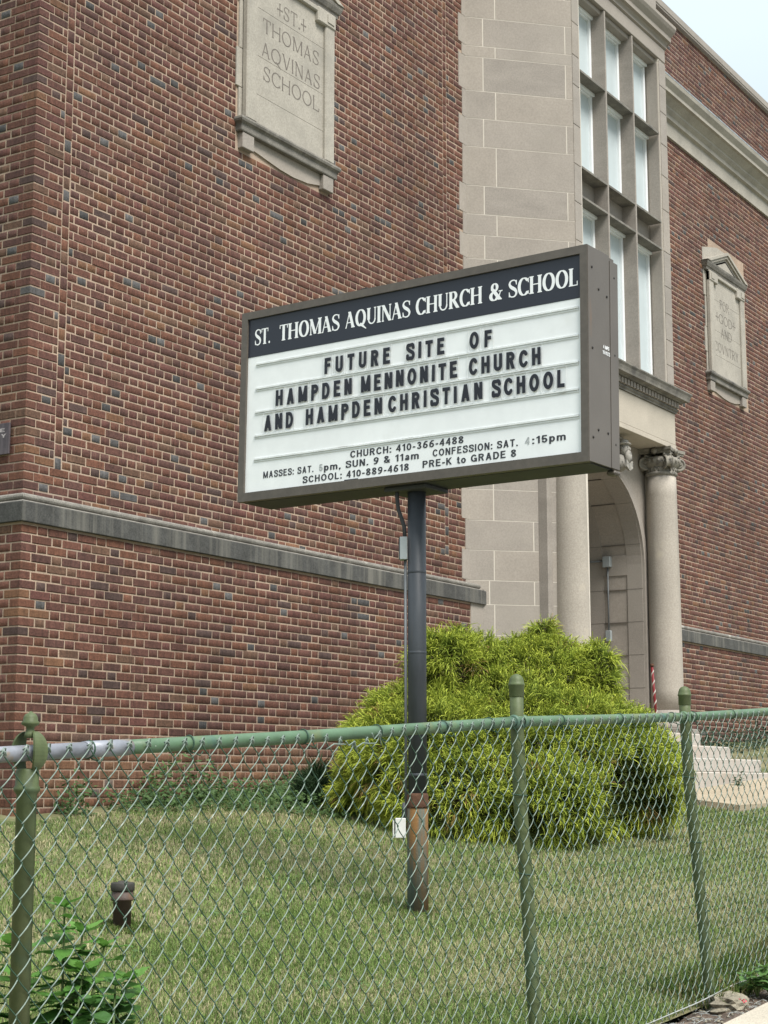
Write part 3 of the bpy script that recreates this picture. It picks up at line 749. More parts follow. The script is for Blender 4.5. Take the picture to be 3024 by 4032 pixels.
# piers and columns
for x0, x1 in ((16.05, 16.62), (18.90, 19.2)):
    b = MB(); b.box(x0, x1, 8.19, 8.30, 2.0, 5.47, 0, .004); b.build('pier', M['stone_b'], PT)
def column(cx_):
    c = (cx_, 8.08, 0)
    b = MB()
    prof = [(.205+.0*t, 0) for t in ()]
    for i in range(13):
        t = i/12; r = .200-.020*t**1.6; prof.append((r, 2.28+t*2.86))
    b.lathe(c, prof, 40); o = b.build('column', M['stone_col'], PT)
    b = MB()
    b.lathe(c, [(.275, 2.06), (.275, 2.075), (.278, 2.09), (.262, 2.12), (.235, 2.13), (.225, 2.15), (.235, 2.17), (.245, 2.19), (.235, 2.21), (.212, 2.225), (.206, 2.28)], 40)
    b.box(cx_-.285, cx_+.285, 8.08-.285, 8.08+.2, 1.995, 2.06, 0, .005); b.build('column_base', M['stone_b'], o)
    cap = MB()
    cap.lathe(c, [(.182, 5.13), (.196, 5.145), (.200, 5.16), (.196, 5.175), (.184, 5.18), (.184, 5.235), (.19, 5.24), (.20, 5.25), (.225, 5.275), (.235, 5.31), (.225, 5.34), (.205, 5.36)], 40)
    # egg and dart and necking bars
    for k in range(24):
        a = 2*PI*k/24; cap.lathe((cx_+.226*math.cos(a), 8.08+.226*math.sin(a), 5.285), [(.004, 0), (.017, .012), (.02, .03), (.012, .052)], 6)
        cap.tube([(cx_+.186*math.cos(a), 8.08+.186*math.sin(a), 5.188), (cx_+.186*math.cos(a), 8.08+.186*math.sin(a), 5.23)], .010, 5)
    # concave abacus
    ab = []
    for q in range(4):
        for i in range(7):
            t = -1+2*i/7; d = .185+.045*t*t; an = q*PI/2; ab.append((cx_+math.cos(an)*d-math.sin(an)*t*.228, 8.08+math.sin(an)*d+math.cos(an)*t*.228))
    cap.prism(ab, axis='z', a=5.432, b=5.470); ab2 = [(cx_+(x-cx_)*.93, 8.08+(y-8.08)*.93) for x, y in ab]; cap.prism(ab2, axis='z', a=5.405, b=5.431)
    # diagonal volutes
    for q in range(4):
        an = PI/4+q*PI/2; dx, dy = math.cos(an), math.sin(an); vc = Vector((cx_+dx*.228, 8.08+dy*.228, 5.295)); side = Vector((-dy, dx, 0))
        for sgn in (-1, 1):
            pts = []; rr = []
            for i in range(34):
                t = i/33; th = PI/2-sgn*0+t*2*PI*2.25; R = .086*(1-t)+.010
                pts.append(vc+Vector((dx, dy, 0))*(math.cos(th)*R)+Vector((0, 0, 1))*(math.sin(th)*R)+side*sgn*(.034+.018*t)); rr.append(.0125*(1-t)+.006)
            cap.tube(pts, rr, 6)
            cap.lathe(tuple(vc+side*sgn*.03), [(.078, 0), (.078, .006), (.062, .012)], 20, axis=tuple(side*sgn))
            cap.lathe(tuple(vc+side*sgn*.04), [(.018, 0), (.018, .022), (.008, .03)], 10, axis=tuple(side*sgn))
        # scroll body running back to the bell
        cap.lathe(tuple(vc-side*.034), [(.074, 0), (.062, .034), (.074, .068)], 20, axis=tuple(side), cap=False)
        cap.tube([vc+Vector((0, 0, .085))-Vector((dx, dy, 0))*.13, vc+Vector((0, 0, .092))], .028, 8)
    # central flower of each face
    for q in range(4):
        an = q*PI/2; cap.lathe((cx_+math.cos(an)*.205, 8.08+math.sin(an)*.205, 5.43), [(.03, -.02), (.045, 0), (.02, .03)], 8, axis=(math.cos(an), math.sin(an), 0))
    cap.build('capital', M['capital'], o)
    return o
column(16.37); column(18.92)
# carved keystone: bearded head with a cap, wings and an open book
k = MB(); kx, ky, kz = 17.80, 8.06, 5.20
def ell(b, c, r, mi=0, n=12, m=8, sm=True):
    vs = []; fs = []
    for j in range(m+1):
        ph = -PI/2+PI*j/m
        for i in range(n): vs.append((c[0]+r[0]*math.cos(ph)*math.cos(2*PI*i/n), c[1]+r[1]*math.cos(ph)*math.sin(2*PI*i/n), c[2]+r[2]*math.sin(ph)))
    for j in range(m):
        for i in range(n): fs.append((j*n+i, j*n+(i+1) % n, (j+1)*n+(i+1) % n, (j+1)*n+i))
    b.add(vs, fs, mi, sm)
k.prism([(kx-.13, 5.10), (kx+.13, 5.10), (kx+.17, 5.47), (kx-.17, 5.47)], axis='y', a=8.14, b=8.32)
ell(k, (kx, ky, kz+.09), (.062, .065, .085)); ell(k, (kx, ky-.05, kz-.0), (.05, .045, .085)); ell(k, (kx, ky-.068, kz+.085), (.012, .018, .022))
for s_ in (-1, 1):
    ell(k, (kx+s_*.024, ky-.058, kz+.115), (.012, .008, .007)); ell(k, (kx+s_*.064, ky, kz+.09), (.01, .018, .022))
    for j in range(5): ell(k, (kx+s_*(.12+.028*j), ky+.06, kz-.05-.022*j+.09), (.045-.004*j, .03, .085-.006*j))
ell(k, (kx, ky+.01, kz+.155), (.105, .095, .022)); ell(k, (kx, ky+.01, kz+.18), (.066, .066, .04))
ell(k, (kx, ky+.05, kz-.06), (.11, .08, .11))
for s_ in (-1, 1): k.prism([(kx, kz-.17), (kx+s_*.085, kz-.13), (kx+s_*.085, kz-.045), (kx, kz-.09)], axis='y', a=ky-.07, b=ky-.045)
k.build('keystone_carving', M['carving'], PT)
# electrics in the porch
jb = MB(); jb.box(AX+AR-.075, AX+AR+.0-.013, AY+.40, AY+.50, 4.04, 4.17, 0, .004); jb.build('junction_box', M['galv'], PT)
jb = MB(); jb.box(AX+AR-.06, AX+AR-.013, AY+.415, AY+.485, 3.13, 3.26, 0, .004); jb.build('switch_box', M['galv'], PT)
jb = MB(); jb.tube([(AX+AR-.03, AY+.45, 3.26), (AX+AR-.03, AY+.45, 4.04)], .011, 8); jb.tube([(AX+AR-.03, AY+.50, 4.12), (AX+AR-.03, AY+1.2, 4.12)], .011, 8); jb.build('conduit', M['conduit'], PT)
# thresholds and steps
STP = empty('entrance_steps', (CX, 7.0, 1.35), kind='structure')
for i, (yf, zt, zb) in enumerate(((7.70, 1.995, 1.842), (7.33, 1.838, 1.690), (6.96, 1.686, 1.535), (6.60, 1.531, 1.34))):
    for (a, b_) in ((16.1, 17.55), (17.553, 19.0)):
        if i >= 2 and a > 17: b_ = 19.0
        bpart('step', M['steps'], [(a, b_, yf, yf+.5 if i else 9.6, zb, zt)], .012, STP)
bpart('step', M['steps'], [(16.0, 19.3, 7.74, 8.9, 1.2, 1.84)], .01, STP)

# ---- carved plaques
def seg(x0, y0, x1, y1, w): return ('b', x0, y0, x1, y1, w)
def arc(cx_, cy_, rx, ry, a0, a1, k, n_, w0=None):
    out = []; N2 = 26; prev = None
    for i in range(N2+1):
        a = math.radians(a0+(a1-a0)*i/N2); x, y = cx_+rx*math.cos(a), cy_+ry*math.sin(a)
        tx, ty = -rx*math.sin(a), ry*math.cos(a); l = math.hypot(tx, ty); w_ = n_+(k-n_)*abs(ty/l)**1.3
        if prev: out.append(('c', prev[0], prev[1], x, y, prev[2], w_))
        prev = (x, y, w_)
    return out
def spl(pts, k, n_):
    out = []; P = pts; prev = None
    for i in range(len(P)-1):
        p0 = P[max(i-1, 0)]; p1 = P[i]; p2 = P[i+1]; p3 = P[min(i+2, len(P)-1)]
        for j in range(6):
            t = j/6; f = lambda a, b, c, d: .5*((2*b)+(-a+c)*t+(2*a-5*b+4*c-d)*t*t+(-a+3*b-3*c+d)*t**3)
            q = (f(p0[0], p1[0], p2[0], p3[0]), f(p0[1], p1[1], p2[1], p3[1]))
            if prev: out.append(('c', prev[0], prev[1], q[0], q[1], None, None))
            prev = q
    out.append(('c', prev[0], prev[1], P[-1][0], P[-1][1], None, None))
    m = len(out); r = []
    for i, s_ in enumerate(out):
        f = lambda t: n_+(k-n_)*math.exp(-((t-.5)/.22)**2)
        r.append((s_[0], s_[1], s_[2], s_[3], s_[4], f(i/m), f((i+1)/m)))
    return r
def glyph(ch, k, n_, s_):
    def stem(x, w_=None, y0=0, y1=1, sb=True, stp=True):
        w_ = w_ or k; o = [seg(x, y0, x, y1, w_)]
        if sb: o.append(seg(x-w_/2-s_, y0+n_/2, x+w_/2+s_, y0+n_/2, n_))
        if stp: o.append(seg(x-w_/2-s_, y1-n_/2, x+w_/2+s_, y1-n_/2, n_))
        return o
    t = n_+(k-n_)*.28
    if ch == 'I': return stem(.5*k+s_), k+2*s_
    if ch == 'H': return stem(.5*k+s_)+stem(.62+s_)+[seg(.5*k+s_, .52, .62+s_, .52, n_)], .62+2*s_+k*.5
    if ch == 'T': return stem(.32, stp=False)+[seg(0, 1-n_/2, .64, 1-n_/2, n_), seg(n_/2, .76, n_/2, 1, n_), seg(.64-n_/2, .76, .64-n_/2, 1, n_)], .64
    if ch == 'L': return stem(.5*k+s_)+[seg(.5*k+s_, n_/2, .56, n_/2, n_), seg(.56-n_/2, 0, .56-n_/2, .26, n_)], .56
    if ch == 'F': return stem(.5*k+s_)+[seg(.5*k, 1-n_/2, .52, 1-n_/2, n_), seg(.52-n_/2, .76, .52-n_/2, 1, n_), seg(.5*k+s_, .52, .42, .52, n_), seg(.42, .40, .42, .64, n_)], .54
    if ch == 'O': return arc(.40, .5, .40-k/2, .5-n_/2+.01, 0, 360, k, n_), .80
    if ch == 'Q': return arc(.40, .5, .40-k/2, .5-n_/2+.01, 0, 360, k, n_)+[('c', .42, .10, .80, -.20, k*.9, n_)], .82
    if ch == 'C': return arc(.40, .5, .40-k/2, .5-n_/2+.01, 48, 312, k, n_)+[seg(.69, .70, .69, .96, n_), seg(.69, .04, .69, .24, n_*.8)], .72
    if ch == 'G': return arc(.40, .5, .40-k/2, .5-n_/2+.01, 48, 305, k, n_)+[seg(.69, .70, .69, .96, n_), seg(.66, .04, .66, .40, k), seg(.52, .40, .76, .40, n_)], .76
    if ch == 'D': return stem(.5*k+s_)+arc(.26, .5, .46-k/2, .5-n_/2, -90, 90, k, n_)+[seg(.1, n_/2, .28, n_/2, n_), seg(.1, 1-n_/2, .28, 1-n_/2, n_)], .74
    if ch == 'S': return spl([(.52, .76), (.46, .93), (.30, 1-n_*.4), (.14, .92), (.08, .76), (.17, .61), (.31, .51), (.45, .40), (.52, .25), (.45, .08), (.28, n_*.4), (.12, .08), (.06, .26)], k, n_)+[seg(.525, .70, .525, .97, n_), seg(.055, .03, .055, .32, n_)], .58
    if ch == 'U': return stem(.5*k+s_, sb=False, y0=.28)+stem(.62, w_=n_*1.2, sb=False, y0=.28)+arc((.5*k+s_+.62)/2, .30, (.62-.5*k-s_)/2, .30-n_/2, 180, 360, t, n_*1.3), .62+s_+n_
    if ch in 'VA':
        a, b = (0.07, .34), (.61, .34)
        if ch == 'V': return [seg(.08, 1, .35, .0, k), seg(.62, 1, .37, .0, n_*1.2), seg(-.02, 1-n_/2, .08+s_+k*.5, 1-n_/2, n_), seg(.62-s_, 1-n_/2, .62+s_, 1-n_/2, n_)], .68
        return [seg(.08, 0, .34, 1, n_*1.2), seg(.33, 1, .62, 0, k), seg(.16, .33, .52, .33, n_), seg(.08-s_, n_/2, .08+s_, n_/2, n_), seg(.62-s_-k*.5, n_/2, .62+s_+k*.4, n_/2, n_)], .62+s_+k*.4
    if ch == 'N': return stem(.12, w_=n_*1.2, stp=False)+stem(.64, w_=n_*1.2, sb=False)+[seg(.12, 1, .64, .0, k), seg(-.0, 1-n_/2, .14, 1-n_/2, n_)], .72
    if ch == 'M': return stem(.11, w_=n_*1.2, stp=False)+stem(.80, w_=k)+[seg(.12, 1, .44, .05, k), seg(.44, .05, .79, 1, n_*1.1), seg(-.0, 1-n_/2, .14, 1-n_/2, n_)], .82+k*.5
    if ch == 'R': return stem(.5*k+s_)+arc(.32, .75, .26-k*.35, .25-n_/2, -90, 90, k*.95, n_)+[seg(.1, 1-n_/2, .34, 1-n_/2, n_), seg(.1, .5+n_/2, .34, .5+n_/2, n_), seg(.33, .5, .64, 0, k), seg(.6, n_/2, .73, n_/2, n_)], .73
    if ch == 'Y': return stem(.33, y1=.48, stp=False)+[seg(.08, 1, .34, .45, k), seg(.60, 1, .34, .45, n_*1.2), seg(-.02, 1-n_/2, .2, 1-n_/2, n_), seg(.52, 1-n_/2, .68, 1-n_/2, n_)], .66
    if ch == '&': return arc(.33, .77, .15, .21, 0, 360, k*.8, n_)+arc(.30, .26, .26-k*.3, .26-n_/2, 60, 330, k, n_)+[seg(.20, .68, .66, .02, k), seg(.68, .50, .56, .12, n_), seg(.56, .52, .80, .52, n_), seg(.42, .05, .6, .25, n_*1.2)], .82
    if ch == '.': return [('c', .08, .07, .081, .07, .15, .15)], .16
    if ch == '+': return [seg(0, .5, .46, .5, n_*1.3), seg(.23, .05, .23, .95, n_*1.3), seg(0, .42, 0, .58, n_), seg(.46, .42, .46, .58, n_), seg(.15, .95, .31, .95, n_)], .46
    return [], .35
def sans(ch, k):
    h = k/2; A = lambda cx_, cy_, rx, ry, a0, a1: arc(cx_, cy_, rx, ry, a0, a1, k, k)
    w = .60
    if ch == 'A': return [seg(.02+h, 0, .33, 1, k), seg(.33, 1, .64-h, 0, k), seg(.14, .30, .52, .30, k*.9)], .66
    if ch == 'C': return A(.33, .5, .33-h, .5-h, 42, 318), .62
    if ch == 'D': return [seg(h, 0, h, 1, k), seg(h, h, .30, h, k), seg(h, 1-h, .30, 1-h, k)]+A(.28, .5, .34-h, .5-h, -90, 90), .62
    if ch in 'EF':
        o = [seg(h, 0, h, 1, k), seg(0, 1-h, .52, 1-h, k), seg(0, .53, .48, .53, k*.95)]
        return (o+[seg(0, h, .54, h, k)] if ch == 'E' else o), .54
    if ch == 'G': return A(.33, .5, .33-h, .5-h, 42, 330)+[seg(.34, .44, .66, .44, k*.9), seg(.66-h, .0, .66-h, .48, k)], .66
    if ch == 'H': return [seg(h, 0, h, 1, k), seg(w-h, 0, w-h, 1, k), seg(h, .52, w-h, .52, k)], w
    if ch == 'I': return [seg(h, 0, h, 1, k)], k
    if ch == 'K': return [seg(h, 0, h, 1, k), seg(.10, .36, .60-h, 1, k), seg(.24, .56, .62-h, 0, k)], .62
    if ch == 'L': return [seg(h, 0, h, 1, k), seg(0, h, .50, h, k)], .50
    if ch == 'M': return [seg(h, 0, h, 1, k), seg(.74-h, 0, .74-h, 1, k), seg(h*1.1, 1, .37, .04, k*.9), seg(.37, .04, .74-h*1.1, 1, k*.9)], .74
    if ch == 'N': return [seg(h, 0, h, 1, k), seg(w-h, 0, w-h, 1, k), seg(h*1.1, 1, w-h*1.1, 0, k)], w
    if ch == 'O': return A(.34, .5, .34-h, .5-h, 0, 360), .68
    if ch in 'PR':
        o = [seg(h, 0, h, 1, k), seg(h, 1-h, .30, 1-h, k), seg(h, .43+h, .32, .43+h, k)]+A(.30, (1-h+.43+h)/2, .28-h, (1-h-.43-h)/2, -90, 90)
        return (o+[seg(.33, .48, .60-h, 0, k)] if ch == 'R' else o), (.60 if ch == 'R' else .57)
    if ch == 'S': return [(q[0], q[1], q[2], q[3], q[4], k, k) for q in spl([(.53, .73), (.46, .90), (.29, 1-h), (.12, .88), (.10, .71), (.22, .58), (.36, .50), (.50, .40), (.53, .25), (.44, .10), (.28, h), (.11, .10), (.045+h*.4, .27)], k, k)], .58
    if ch == 'T': return [seg(.28, 0, .28, 1, k), seg(0, 1-h, .56, 1-h, k)], .56
    if ch == 'U': return [seg(h, .28, h, 1, k), seg(w-h, .28, w-h, 1, k)]+A(w/2, .30, w/2-h, .30-h, 180, 360), w
    if ch == 'V': return [seg(h, 1, .32, 0, k), seg(.64-h, 1, .32, 0, k)], .64
    if ch == 'Y': return [seg(h, 1, .31, .45, k), seg(.62-h, 1, .31, .45, k), seg(.31, 0, .31, .5, k)], .62
    if ch == '&': return A(.27, .78, .15, .22-h, 0, 360)+A(.26, .25, .26-h, .25-h, 60, 350)+[seg(.15, .72, .58, .0, k), ('c', .56, .40, .42, .12, k, k)], .64
    if ch == '-': return [seg(.0, .38, .30, .38, k*1.05)], .30
    if ch == '.': return [seg(0, h*1.1, k*1.15, h*1.1, k*1.1)], k*1.2
    if ch == ',': return [seg(0, h*1.1, k*1.15, h*1.1, k*1.1), ('c', k*.8, 0, k*.3, -.16, k*.7, k*.4)], k*1.2
    if ch == ':': return [seg(0, h*1.1, k*1.15, h*1.1, k*1.1), seg(0, .62, k*1.15, .62, k*1.1)], k*1.2
    if ch == '0': return A(.27, .5, .27-h, .5-h, 0, 360), .54
    if ch == '1': return [seg(.26, 0, .26, 1, k), ('c', .25, .93, .07, .76, k*.8, k*.8)], .26+h
    if ch == '3': return A(.26, .75, .23-h, .25-h, -80, 150)+A(.26, .27, .26-h, .27-h, -150, 85), .52
    if ch == '4': return [seg(.38, 0, .38, 1, k), seg(.0, .24+h, .52, .24+h, k*.9), ('c', .36, .95, .05, .30, k*.85, k*.85)], .52
    if ch == '5': return [seg(.10, 1-h, .48, 1-h, k), ('c', .12, .94, .08, .52, k*.9, k*.9)]+A(.26, .32, .26-h, .32-h, -155, 145), .53
    if ch == '6': return A(.27, .32, .27-h, .32-h, 0, 360)+[('c', .0+h, .36, .06+h, .70, k, k), ('c', .06+h, .70, .30, 1-h, k, k), ('c', .30, 1-h, .45, .90, k, k*.9)], .54
    if ch == '9': return A(.27, .68, .27-h, .32-h, 0, 360)+[('c', .54-h, .64, .48-h, .30, k, k), ('c', .48-h, .30, .24, h, k, k), ('c', .24, h, .09, .10, k, k*.9)], .54
    if ch == '8': return A(.27, .76, .22-h*.6, .24-h, 0, 360)+A(.27, .27, .27-h, .27-h, 0, 360), .54
    if ch == 'a': return A(.24, .20, .20-h*.6, .20-h, 0, 360)+[seg(.46-h, 0, .46-h, .52, k)]+A(.26, .50, .20-h, .25-h, 0, 150), .48
    if ch == 'm': return [seg(h, 0, h, .73, k), seg(.40, 0, .40, .5, k), seg(.80-h, 0, .80-h, .5, k)]+A(.20+h*.5, .50, .20-h*.5, .23-h, 0, 170)+A(.60-h*.5, .50, .20-h*.5, .23-h, 0, 170), .80
    if ch == 'o': return A(.26, .36, .26-h, .37-h, 0, 360), .52
    if ch == 'p': return [seg(h, -.28, h, .73, k)]+A(.27, .36, .25-h, .37-h, 0, 360), .52
    if ch == 't': return [seg(.15, .12, .15, .95, k), seg(.0, .73-h, .30, .73-h, k)]+A(.27, .16, .12, .16-h, 180, 280), .30
    return [], .3
GC = {}
def glyph_polys(ch, k, n_, s_, h=.022):
    key = (ch, k, n_, s_)
    if key in GC: return GC[key]
    st, wd = glyph(ch, k, n_, s_) if n_ is not None else sans(ch, k)
    xs = np.arange(-.16, wd+.22, h); ys = np.arange(-.30, 1.10, h); X, Y = np.meshgrid(xs, ys); D = np.full(X.shape, -1.)
    for q in st:
        x0, y0, x1, y1 = q[1:5]; dx, dy = x1-x0, y1-y0; l = math.hypot(dx, dy)+1e-9; ux, uy = dx/l, dy/l
        al = (X-x0)*ux+(Y-y0)*uy; pe = np.abs(-(X-x0)*uy+(Y-y0)*ux)
        if q[0] == 'b':
            w_ = q[5]/2
            if abs(uy) > .3 and abs(ux) > .05:   # diagonal: cut level at the ends
                d = np.minimum(w_-pe, np.minimum(Y-min(y0, y1), max(y0, y1)-Y))
            else: d = np.minimum(w_-pe, np.minimum(al, l-al))
        else:
            tt = np.clip(al/l, 0, 1); w_ = (q[5]+(q[6]-q[5])*tt)/2; d = w_-np.hypot(X-(x0+tt*dx), Y-(y0+tt*dy))
        D = np.maximum(D, d)
    polys = []; ny, nx = D.shape
    for j in range(ny-1):
        i = 0
        while i < nx-1:
            c = [D[j, i], D[j, i+1], D[j+1, i+1], D[j+1, i]]
            ins = [v > 0 for v in c]
            if all(ins):
                i2 = i
                while i2 < nx-1 and D[j, i2] > 0 and D[j, i2+1] > 0 and D[j+1, i2+1] > 0 and D[j+1, i2] > 0: i2 += 1
                polys.append([(xs[i], ys[j]), (xs[i2], ys[j]), (xs[i2], ys[j+1]), (xs[i], ys[j+1])]); i = i2; continue
            if any(ins):
                P = [(xs[i], ys[j]), (xs[i+1], ys[j]), (xs[i+1], ys[j+1]), (xs[i], ys[j+1])]; out = []
                for q in range(4):
                    a, b = c[q], c[(q+1) % 4]
                    if a > 0: out.append(P[q])
                    if (a > 0) != (b > 0):
                        t = a/(a-b); out.append((P[q][0]+(P[(q+1) % 4][0]-P[q][0])*t, P[q][1]+(P[(q+1) % 4][1]-P[q][1])*t))
                if len(out) >= 3: polys.append(out)
            i += 1
    GC[key] = (polys, wd); return GC[key]
def serif_text(txt, x0, x1, z0, z1, k, n_, s_, gap, frame):
    """flat lettering fitted between x0..x1 and z0..z1; frame maps (x, z) -> point"""
    ws = []; x = 0
    for ch in txt:
        if ch == ' ': x += .42; continue
        p, w_ = glyph_polys(ch, k, n_, s_); ws.append((x, p)); x += w_+gap
    tot = x-gap; b = MB(); sx = (x1-x0)/tot; sz = z1-z0
    for (ox, polys) in ws:
        for pl in polys: b.add([frame(x0+(ox+p[0])*sx, z0+p[1]*sz) for p in pl], [tuple(range(len(pl)))])
    return b
def plaque(cx_, lines, name_label):
    P = empty('stone_plaque', (cx_, 8.85, 7.05)); setpar(P, SB); P['label'] = name_label
    X = lambda x: x+cx_
    # panel built of five stones
    zs = [7.33, 7.63, 8.005, 8.475, 8.86]
    for i in range(4):
        tl = .735 if i % 2 == 0 else .775
        b = MB(); b.box(X(-tl), X(tl-.02), 8.835, 8.95, zs[i]+.002, zs[i+1]-.002, 0, .004); b.build('backing_stone', M['plaque'], P)
        b = MB(); b.box(X(-.54), X(.56), 8.805, 8.834, zs[i]+.002, zs[i+1]-.002); b.build('field_stone', M['plaque'], P)
    b = MB()
    for s_ in (-1, 1):
        xi, xo = s_*.545, s_*.70
        b.box(X(min(xi, xo)), X(max(xi, xo)), 8.77, 8.834, 7.33, 8.86, 0, .012)
        ex = sorted((s_*.40, s_*.70)); b.box(X(ex[0]), X(ex[1]), 8.758, 8.833, 8.70, 8.858, 0, .012)
        ee = sorted((s_*.55, s_*.66)); b.box(X(ee[0]), X(ee[1]), 8.750, 8.757, 8.74, 8.82)
    b.box(X(-.70), X(.70), 8.772, 8.833, 8.80, 8.857, 0, .01)
    b.build('raised_frame', M['plaque'], P)
    b = MB(); b.sweep([(X(-.70), 8.88), (X(-.70), 8.84), (X(.71), 8.84), (X(.71), 8.88)], [(-.03, 7.20), (.050, 7.20), (.055, 7.21), (.055, 7.262), (.066, 7.275), (.080, 7.285), (.086, 7.305), (.080, 7.325), (.066, 7.335), (-.03, 7.37)]); b.build('sill', M['stone_dark'], P)
    for s_ in (-1, 1):
        q = sorted((s_*.55, s_*.72)); b = MB(); b.box(X(q[0]), X(q[1]), 8.795, 8.86, 7.05, 7.198, 0, .006); b.build('bracket', M['stone_b'], P)
    b = MB(); b.prism([(X(-.549), 7.198), (X(-.549), 7.10), (X(-.35), 7.075), (X(-.1), 7.045), (X(.12), 7.035), (X(.35), 7.05), (X(.549), 7.09), (X(.549), 7.198)], axis='y', a=8.838, b=8.87); b.build('apron', M['stone_c'], P)
    b = MB(); b.sweep([(X(-.72), 8.88), (X(-.72), 8.84), (X(.72), 8.84), (X(.72), 8.88)], [(-.03, 8.862), (.05, 8.862), (.055, 8.90), (.068, 8.91), (.085, 8.955), (.09, 8.985), (-.03, 8.99)]); b.build('entablature_moulding', M['stone_dark'], P)
    b = MB()
    for s_ in (-1, 1):
        for (t0, t1, d) in ((0, .045, .74), (.05, .09, .76), (.13, .155, .79)):
            p = [(X(s_*(.82-t0*2.6)), 8.992), (X(s_*(.82-t1*2.6)), 8.992), (X(0), 9.30-t1), (X(0), 9.30-t0)]
            b.prism(p if s_ > 0 else p[::-1], axis='y', a=8.13+d-.13, b=8.86)
    b.prism([(X(-.78), 8.991), (X(.78), 8.991), (X(0), 9.27)], axis='y', a=8.79, b=8.87)
    b.build('pediment', M['plaque'], P)
    b = MB(); b.prism([(X(-.78), 8.99), (X(.70), 8.99), (X(.70), 9.06), (X(.2), 9.34), (X(-.2), 9.34), (X(-.78), 9.20)], axis='y', a=8.842, b=8.88); b.build('backing_stone', M['plaque'], P)
    fr = lambda x, z: (x, 8.8035, z)
    for (t, a, b_, z0, z1) in lines:
        serif_text(t, X(a), X(b_), z0, z1, .085, .055, .03, .12, fr).build('inscription', M['inscr'], P)
    return P
plaque(12.09, [('+ST.+', -.21, .25, 8.515, 8.650), ('THOMAS', -.43, .47, 8.265, 8.405), ('AQVINAS', -.45, .49, 8.03, 8.17), ('SCHOOL', -.42, .48, 7.80, 7.94)],
       'left plaque carved with the school name')
plaque(23.22, [('FOR', -.24, .13, 8.38, 8.52), ('+GOD+', -.42, .36, 8.16, 8.30), ('AND', -.24, .20, 7.95, 8.09), ('COVNTRY', -.52, .45, 7.70, 7.84)],
       'right plaque with pediment reading FOR GOD AND COUNTRY')

# ------------------------------------------------------------------ notice on the return wall
CAPH = None
def flat_text(txt, x0, x1, z0, capz, frame, bold=0., spacing=1.):
    k = .155+bold*2; ws = []; x = 0; b = MB()
    for ch in txt:
        if ch == ' ': x += .36*spacing; continue
        p, w_ = glyph_polys(ch, k, None, 0, .03); ws.append((x, p)); x += w_+.14*spacing
    s_ = (x1-x0)/(x-.14*spacing)
    for (ox, polys) in ws:
        for pl in polys: b.add([frame(x0+(ox+p[0])*s_, z0+p[1]*capz) for p in pl], [tuple(range(len(pl)))])
    return b
NP = empty('wall_notice', (8.84, 9.35, 3.84), 'dark metal notice with PRIVATE PROPERTY lettering on the left return wall', 'sign')
b = MB(); b.box(8.825, 8.842, 8.99, 9.75, 3.84, 4.08, 0, .003); b.build('notice_plate', M['metal_plaque'], NP)
frn = lambda x, z: (8.8235, -x, z)
flat_text('PRIVATE', -9.48, -9.035, 4.012, .028, frn, .01, 1.25).build('lettering', M['notice_text'], NP)
flat_text('PROPERTY', -9.52, -9.02, 3.968, .028, frn, .01, 1.2).build('lettering', M['notice_text'], NP)

# ------------------------------------------------------------------ the church sign
SG_C = Vector((8.3169, 5.095, 3.7423)); yaw, roll_, pit = -1.6247, -.0075, -.0088
u_ = Vector((math.cos(yaw), math.sin(yaw), 0)); up_ = Vector((0, 0, 1)); n_ = u_.cross(up_)
u2 = u_*math.cos(roll_)+up_*math.sin(roll_); up2 = -u_*math.sin(roll_)+up_*math.cos(roll_)
up3 = up2*math.cos(pit)+n_*math.sin(pit); n3 = n_*math.cos(pit)-up2*math.sin(pit)
# local frame: x = along the face to the right, y = into the cabinet, z = up; origin at the centre of the front face
SM = Matrix(((u2.x, -n3.x, up3.x, 0), (u2.y, -n3.y, up3.y, 0), (u2.z, -n3.z, up3.z, 0), (0, 0, 0, 1)))
SM = Matrix.Translation(SG_C+n3*.3431/2) @ SM
PB = Vector((8.31, 5.10, gz(8.31, 5.10)))
SG = empty('church_sign', PB, 'brown cabinet sign on a dark pole announcing a future church and school site', 'sign')
W2, H2, TH = 1.2465, .61, .3431
def sp(name, m, fn, parent=SG, **k):
    b = MB(SM); fn(b); return b.build(name, m, parent, **k)
CAB = sp('sign_cabinet', M['bronze'], lambda b: b.box(-W2+.004, W2-.006, .03, TH-.02, -H2+.006, H2-.004, 0, .004))
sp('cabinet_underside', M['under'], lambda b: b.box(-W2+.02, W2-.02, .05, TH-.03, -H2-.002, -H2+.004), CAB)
# four mitred face-frame members
fw_t, fw_b, fw_l, fw_r = .047, .055, .048, .046
def frame_member(p):   # p: quad in (x,z)
    def fn(b):
        n = 4; vs = [(x, 0.0, z) for x, z in p]+[(x, .045, z) for x, z in p]
        b.add(vs, [(0, 1, 2, 3), (7, 6, 5, 4)]+[(i, i+4, (i+1) % 4+4, (i+1) % 4) for i in range(4)])
    return fn
o_ = [(-W2, -H2), (W2, -H2), (W2, H2), (-W2, H2)]; i_ = [(-W2+fw_l, -H2+fw_b), (W2-fw_r, -H2+fw_b), (W2-fw_r, H2-fw_t), (-W2+fw_l, H2-fw_t)]
for a in range(4):
    b_ = (a+1) % 4; g = .0012
    sp('face_frame', M['bronze'], frame_member([o_[a], o_[b_], i_[b_], i_[a]]), CAB)
